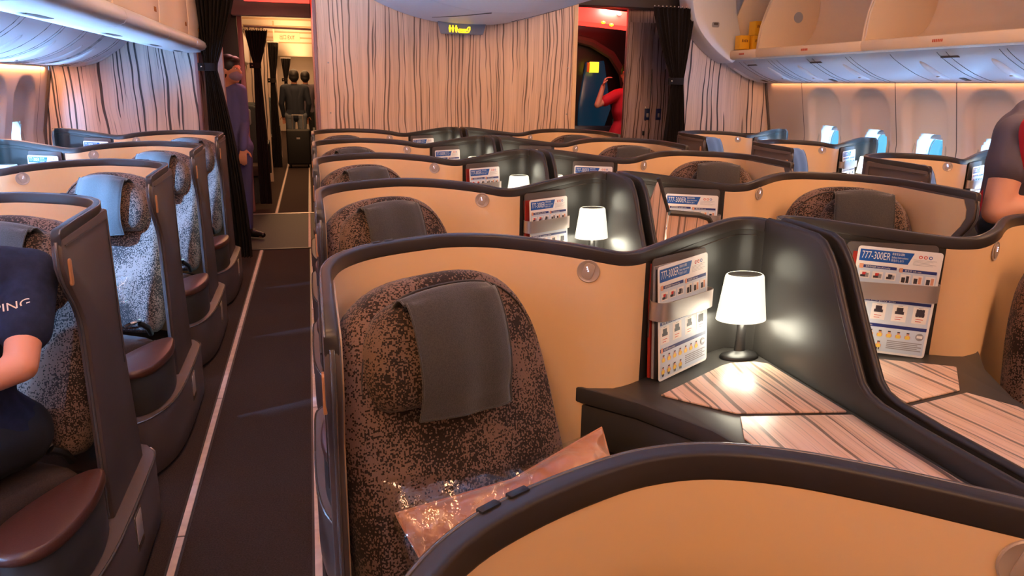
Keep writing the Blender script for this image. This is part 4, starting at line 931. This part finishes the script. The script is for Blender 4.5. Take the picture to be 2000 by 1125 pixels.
# right doorway
lv = struct('wall_7', MB().box(3.02, 4.3, 7.15, 7.2, 0, 2.3), 'lavwood', bev=.004)
for a, b in ((3.03, 3.285), (3.292, 3.43), (3.437, 3.60)): MB().box(a, b, 7.135, 7.15, .05, 2.05).build('lavatory_door_panel', 'lavwood', lv, bev=.003)
for x in (3.288, 3.433, 3.605, 3.245): MB().box(x-.004, x+.004, 7.128, 7.137, .9 if x != 3.245 else 1.12, 1.62 if x != 3.245 else 1.26).build('metal_strip', 'chrome', lv, bev=.001)
for x in (3.262, 3.385):
    p = MB().box(x-.028, x+.028, 7.122, 7.136, 1.13, 1.24).build('latch_plate', 'blueplate', lv, bev=.004); MB().box(x-.010, x+.012, 7.112, 7.122, 1.155, 1.195).build('latch_knob', 'silver', p, bev=.003)
MB().box(3.222, 3.245, 7.12, 7.136, .98, 1.02).build('lock_cylinder', 'black', lv, bev=.003)
struct('trim_50', MB().box(2.31, 3.5, 6.9, 7.1, 2.16, 2.3), 'vent', bev=.01)
tag(MB().prism([(2.4, 2.10), (3.6, 2.02), (3.6, 2.16), (2.4, 2.24)], 7.6, 8.0, lambda p, q, h: (p, h, q)).build('ceiling_light', 'red', None, bev=.003), 'glowing red light panel above the right doorway', 'ceiling light', 'red ceiling lights')
dr = struct('door_2', MB().box(2.31, 4.3, 8.6, 8.66, 0, 2.3), 'dark', smooth=0)
MB().prism([(3.05, 1.25), (3.12, 1.72), (3.34, 1.74), (3.45, 1.2), (3.35, .9), (3.05, .9)], 8.56, 8.6, lambda p, q, h: (p, h, q)).build('door_bustle', 'doorblue', dr, bev=.01)
MB().prism([(2.95, .78), (3.6, .78), (3.6, 1.0), (2.95, 1.0)], 8.50, 8.58, lambda p, q, h: (p, h, q)).build('door_ledge', mat('blue_grey', srgb(44, 74, 92), .4), dr, bev=.01)
MB().tube([(2.9, 8.5, 1.98), (3.15, 8.5, 1.93), (3.4, 8.5, 1.80), (3.55, 8.5, 1.6), (3.62, 8.5, 1.3)], .05, 8).build('door_arch', 'vent', dr)
t = empty('lit_notice', (3.175, 8.45, 1.66), 0, 'small glowing yellow notice in the dark right doorway', 'sign'); MB().box(-.055, .055, -.01, .01, -.058, .058).build('notice_panel', 'yellow', t, bev=.004); MB().box(-.085, -.055, -.008, .01, -.052, .052).build('notice_side', 'yelp', t)
for i, (px, pz) in enumerate(((2.93, 2.075), (3.02, 2.055), (3.1, 2.16), (3.25, 2.11))):
    tag(MB().sphere((px, 7.59, pz), (.022, .01, .014), 10).build('spot_light', 'shade' if i > 1 else 'amber', None), 'tiny bright %s spotlight on the red strip in the right doorway, %s' % (('white', 'lower row') if i > 1 else ('amber', 'upper row')), 'spotlight', 'spotlights on the red strip') if False else tag(MB().sphere((px, 7.585, pz), (.022, .012, .014), 10).build('spot_light', 'shade' if i > 1 else 'amber', None), ['left amber spotlight of the lower pair in the right doorway', 'right amber spotlight of the lower pair in the right doorway', 'left white spotlight of the upper pair in the right doorway', 'right white spotlight of the upper pair in the right doorway'][i], 'spotlight', 'spotlights on the red strip')
tag(MB().lathe([(.03, 0), (.03, .10), (.012, .14), (.012, .17)], (3.40, 8.3, .98), 14).build('bottle', mat('green_bottle', srgb(60, 130, 110), .2), None), 'small green bottle at the lower right of the dark doorway', 'bottle')
# ================================================================== PEOPLE
V = Vector
def limb_chain(m, pts, rad):
    for i in range(len(pts)-1): m.capsule(pts[i], pts[i+1], rad[i], rad[i+1])
def head_shape(m, c, face, r=.098):
    """head with brow, nose, chin; face = horizontal facing direction"""
    f = V(face).normalized(); rz = Matrix.Rotation(math.atan2(f.x, -f.y), 3, 'Z')   # local -y is forward
    def L(x, y, z): return V(c)+rz @ V((x, y, z))
    m.sphere(L(0, .012, .02), (r*.80, r*.98, r*1.08), 14, rot=rz); m.sphere(L(0, -.018, -.045), (r*.62, r*.74, r*.72), 12, rot=rz)
    m.sphere(L(0, -.055, -.095), (.026, .022, .02), 8); m.capsule(L(0, -.088, .01), L(0, -.106, -.022), .008, .013); m.sphere(L(0, -.088, -.058), (.024, .012, .010), 8, rot=rz)
    for s in (-1, 1): m.sphere(L(s*.078, .005, -.01), (.010, .020, .030), 8, rot=rz); m.sphere(L(s*.03, -.075, .022), (.020, .012, .008), 8, rot=rz)
    return L, rz
def hand(m, wr, dr, nrm, sgn, curl=.5, s=1.0):
    """palm, four jointed fingers and a thumb leaving the side of the palm"""
    d = V(dr).normalized(); n = V(nrm); n = (n-d*n.dot(d)).normalized(); w_ = d.cross(n)*sgn; wr = V(wr)
    for k in (-1, 0, 1): m.capsule(wr+w_*k*.012*s, wr+d*.075*s+w_*k*.024*s, .014*s, .013*s)
    for k, ln in ((-1.5, .062), (-.5, .075), (.5, .080), (1.5, .072)):
        p = wr+d*.082*s+w_*k*.019*s; a = d; 
        for j in range(3):
            a = (a*math.cos(curl*.8)+n*math.sin(curl*.8)).normalized(); q_ = p+a*ln*s*(.45, .32, .25)[j]; m.capsule(p, q_, (.0095-.001*j)*s, (.0088-.001*j)*s, 8); p = q_
    p = wr+d*.022*s+w_*.030*s
    for j in range(2):
        a = (d*.65+w_*(.75-.45*j)+n*.35).normalized(); q_ = p+a*.036*s; m.capsule(p, q_, .0115*s, .009*s, 8); p = q_
def person(label, root, J, look, mats, sleeve='short', mask=False, hair='short', curl=.5, nrmL=(0, 0, -1), nrmR=(0, 0, -1), skirt=False, vest=None, cap=.62, ar=1.0):
    """J: joints in world space; the body is one continuous remeshed figure, clothing and hair are its children"""
    t = empty('person', root, 0, label, 'person'); o = V(root); G = {k: V(v)-o for k, v in J.items()}
    skin, top, bottom, shoe = mats
    hips = (G['hipL']+G['hipR'])/2; ch = (G['shL']+G['shR'])/2; ax = (G['shL']-G['shR']).normalized(); hx = (G['hipL']-G['hipR']).normalized()
    def torso(m, g):
        for s, a in ((1, 'L'), (-1, 'R')):
            m.capsule(G['sh'+a]-ax*s*.055, ch+(hips-ch)*.35+ax*s*.06, .062+g, .088+g); m.capsule(ch+(hips-ch)*.35+ax*s*.06, hips+(ch-hips)*.2+hx*s*.055, .088+g, .085+g); m.capsule(hips+(ch-hips)*.2+hx*s*.055, G['hip'+a], .085+g, .088+g)
        m.capsule(ch+(hips-ch)*.1, hips, .10+g, .10+g); m.capsule(G['shL']-ax*.02, G['shR']+ax*.02, .056+g, .056+g)
    b = MB(); torso(b, 0)
    b.capsule(ch, G['head']-V((0, 0, .07)), .055, .048)
    L, rz = head_shape(b, G['head'], look)
    for a, s, nr in (('L', 1, nrmL), ('R', -1, nrmR)):
        limb_chain(b, [G['sh'+a], G['el'+a], G['wr'+a]], [.048*ar, .036*ar, .025*ar]); hand(b, G['wr'+a], G['wr'+a]-G['el'+a], nr, s, curl)
        limb_chain(b, [G['hip'+a], G['kn'+a], G['an'+a]], [.078, .052, .038]); b.capsule(G['an'+a]-V((0, 0, .02)), G['an'+a]+V(look).normalized()*.15-V((0, 0, .055)), .036, .026)
    bo = b.build('body', skin, t, remesh=.0075, sm=6, smooth=180)
    c = MB(); torso(c, .012); c.capsule(ch, ch+V((0, 0, .04)), .075, .062)
    for a in 'LR':
        if sleeve == 'short': e = G['sh'+a].lerp(G['el'+a], cap); c.capsule(G['sh'+a], e, .064+.045*(ar-1), .060+.06*(ar-1))
        else: limb_chain(c, [G['sh'+a], G['el'+a], G['wr'+a]], [.062, .050, .038])
    c.build('shirt', top, t, remesh=.009, sm=5, smooth=180)
    c = MB(); c.capsule(G['hipL'], G['hipR'], .102, .102)
    for a in 'LR': limb_chain(c, [G['hip'+a], G['kn'+a], G['an'+a]+V((0, 0, .03))], [.095, .066, .054])
    c.build('trousers', bottom, t, remesh=.010, sm=4, smooth=180)
    for a in 'LR':
        m = MB(); f = V(look); f.z = 0; f.normalize(); q_ = G['an'+a]-V((0, 0, .035)); m.capsule(q_-f*.03, q_+f*.06, .042, .040); m.capsule(q_+f*.05-V((0, 0, .005)), q_+f*.16-V((0, 0, .014)), .038, .026)
        m.build('shoe', shoe, t, remesh=.006, sm=3, smooth=180)
    h = MB(); h.sphere(L(0, .022, .036), (.090, .104, .100), 14, rot=rz); h.sphere(L(0, .035, .0), (.090, .080, .085), 12, rot=rz); h.sphere(L(0, .055, -.01), (.080, .065, .085), 12, rot=rz); h.sphere(L(0, -.045, .085), (.066, .045, .035), 10, rot=rz)
    if hair == 'bun': h.sphere(L(0, .125, -.01), .045, 12)
    if hair == 'long': h.sphere(L(0, .075, -.10), (.075, .045, .12), 12, rot=rz)
    h.build('hair', 'hair', t, remesh=.008, sm=3, smooth=180)
    fc = MB()
    for s in (-1, 1): fc.sphere(L(s*.030, -.080, .010), (.010, .006, .005), 8, 0, rz); fc.sphere(L(s*.030, -.085, .010), (.005, .003, .004), 8, 1, rz)
    fc.sphere(L(0, -.098, -.058), (.020, .005, .006), 8, 2, rz); fc.build('face', ['eyew', 'eyed', 'lip'], t)
    if mask:
        k = MB(); k.sphere(L(0, -.040, -.050), (.062, .068, .050), 14, rot=rz); k.build('face_mask', 'maskc', t, smooth=180)
    return t, G, L
# passenger in the nearest left suite
_t, G_, L_ = person('seated passenger in a navy short-sleeved shirt with pale sleeve letters, left edge', (-.95, 1.78, .43),
    dict(hipL=(-.80, 2.06, .54), hipR=(-1.03, 1.94, .54), shL=(-.695, 2.06, .965), shR=(-1.06, 1.90, .985), head=(-.98, 1.88, 1.22), elL=(-.665, 1.83, .80), wrL=(-.90, 1.70, .74), elR=(-1.22, 1.66, .80), wrR=(-1.10, 1.52, .70),
         knL=(-1.03, 1.60, .52), knR=(-1.24, 1.50, .52), anL=(-1.10, 1.52, .10), anR=(-1.30, 1.42, .10)),
    (-.47, -.88, 0), ('skin2', 'navy', 'blackcloth', 'black'))
m = MB()
a, b = V((-.745, 1.90, .905))-V((-.95, 1.78, .43)), V((0, 0, 0))
put_text(m, 'PING', .026, lambda p, q_: V((-.686, 1.893, .918))-V((-.95, 1.78, .43))+V((.93, .34, .10)).normalized()*(p-.036)+V((-.06, .30, .95)).normalized()*q_+V((-.33, .92, 0))*((p-.036)**2*7), 0, w=.072)
m.build('sleeve_lettering', 'letter', _t, smooth=0, fixn=False)
# crew member in red and grey bending over a right-hand suite
_c, _, _ = person('crew member in a red and grey short-sleeved uniform leaning over, right edge', (2.78, 2.45, 0),
    dict(hipL=(2.72, 2.42, .92), hipR=(2.84, 2.54, .92), shL=(2.485, 2.23, 1.285), shR=(2.80, 2.44, 1.35), head=(2.90, 2.22, 1.47), elL=(2.405, 2.19, 1.015), wrL=(2.62, 2.08, 1.075), elR=(3.05, 2.22, 1.10), wrR=(2.95, 2.02, 1.02),
         knL=(2.72, 2.42, .50), knR=(2.85, 2.55, .50), anL=(2.72, 2.46, .09), anR=(2.84, 2.58, .09)),
    (.7, -.7, -.2), ('skin', 'greycloth', 'blackcloth', 'black'), hair='bun', curl=.3, cap=.40, ar=1.32)
o = V((2.78, 2.45, 0)); m = MB(); m.capsule(V((2.475, 2.145, 1.315))-o, V((2.490, 2.155, 1.20))-o, .058, .062); m.capsule(V((2.66, 2.30, 1.25))-o, V((2.76, 2.46, .98))-o, .120, .118); m.capsule(V((2.78, 2.38, 1.27))-o, V((2.84, 2.50, .98))-o, .118, .118)
m.build('red_bodice', 'redcloth', _c, remesh=.009, sm=4, smooth=180)
# attendant in purple in the left doorway
person('crew member in a purple long-sleeved uniform and face mask in the left doorway', (-.69, 7.45, 0),
    dict(hipL=(-.62, 7.42, .86), hipR=(-.79, 7.45, .86), shL=(-.60, 7.38, 1.36), shR=(-.90, 7.42, 1.36), head=(-.665, 7.36, 1.54), elL=(-.585, 7.38, 1.08), wrL=(-.60, 7.26, .86), elR=(-.96, 7.44, 1.08), wrR=(-.95, 7.34, .86),
         knL=(-.62, 7.44, .48), knR=(-.79, 7.46, .48), anL=(-.63, 7.46, .09), anR=(-.79, 7.48, .09)),
    (.85, -.5, 0), ('skin', 'purple', 'purple', 'black'), sleeve='long', mask=True, hair='bun')
# attendant in red in the right doorway, arm raised
person('crew member in red raising a bent arm in the dark right doorway', (3.40, 8.15, 0),
    dict(hipL=(3.35, 8.15, .86), hipR=(3.52, 8.20, .86), shR=(3.33, 8.12, 1.36), shL=(3.60, 8.20, 1.36), head=(3.47, 8.14, 1.58), elR=(3.07, 8.02, 1.25), wrR=(3.12, 8.0, 1.45), elL=(3.62, 8.1, 1.1), wrL=(3.45, 7.98, 1.04),
         knL=(3.42, 8.16, .48), knR=(3.52, 8.2, .48), anL=(3.42, 8.18, .09), anR=(3.52, 8.22, .09)),
    (-.6, -.8, 0), ('skin', 'redcloth', 'blackcloth', 'black'), hair='bun', curl=1.1)
# passengers walking away down the rear aisle
def walker(x, y, h, lab, top, bottom, bag=False):
    person(lab, (x, y, 0), dict(hipL=(x-.10, y, .88*h), hipR=(x+.10, y, .88*h), shL=(x-.19, y, 1.38*h), shR=(x+.19, y, 1.38*h), head=(x, y, 1.58*h), elL=(x-.24, y+.03, 1.10*h), wrL=(x-.22, y+.12, .88*h), elR=(x+.24, y, 1.10*h), wrR=(x+.20, y+.10, .88*h),
        knL=(x-.10, y+.03, .48*h), knR=(x+.10, y-.03, .48*h), anL=(x-.10, y-.05, .09), anR=(x+.10, y+.05, .09)), (0, 1, 0), ('skin', top, bottom, 'black'), sleeve='long')
walker(-.25, 14.6, .98, 'man in a dark jacket seen from behind in the rear aisle', 'jacket', 'greytrous')
walker(-.06, 16.0, .98, 'person in grey standing beyond the man in the dark jacket', 'greycloth', 'blackcloth')
# his strap and the cabin bag behind him
t = empty('cabin_bag', (-.22, 13.9, 0), 0, 'black wheeled cabin bag standing behind the man in the rear aisle', 'bag')
MB().box(-.20, .20, -.14, .14, .06, .66).build('bag_body', 'bagc', t, bev=.03, seg=3)
for x in (-.15, .15): MB().sphere((x, -.05, .032), (.016, .032, .032), 10).build('wheel', 'black', t)
MB().tube([(-.09, .1, .64), (-.09, .1, .90), (.09, .1, .90), (.09, .1, .64)], .009, 8).build('pull_handle', 'silver', t); MB().box(-.03, .03, -.146, -.138, .50, .53).build('bag_badge', 'silver', t)

# ---- raised wood-topped folding table standing beyond the near divider
o = V((1.32, 2.58, .7505)); t = empty('folding_table', o, 0, 'wood-topped folding table standing raised behind the near divider', 'table')
fn = lambda p, q, h: V((p, 2.60-.12*(q-.98)+h, q))-o
MB().prism([(1.246, 1.100), (1.300, .980), (1.302, .755), (1.175, .755), (1.198, .95)], 0, .008, fn).build('table_leaf', 'table', t, smooth=0)
MB().prism([(1.306, .968), (1.43, .955), (1.47, .945), (1.49, .92), (1.50, .755), (1.306, .755)], -.004, .006, fn).build('table_leaf', 'table', t, smooth=0)
MB().tube([fn(1.246, 1.108, .004), fn(1.302, .980, .004)], .0085, 8).build('leaf_frame', 'console', t)
MB().tube([fn(1.306, .975, 0), fn(1.43, .962, 0), fn(1.475, .948, 0), fn(1.495, .92, 0)], .0115, 8).build('leaf_frame', 'console', t)
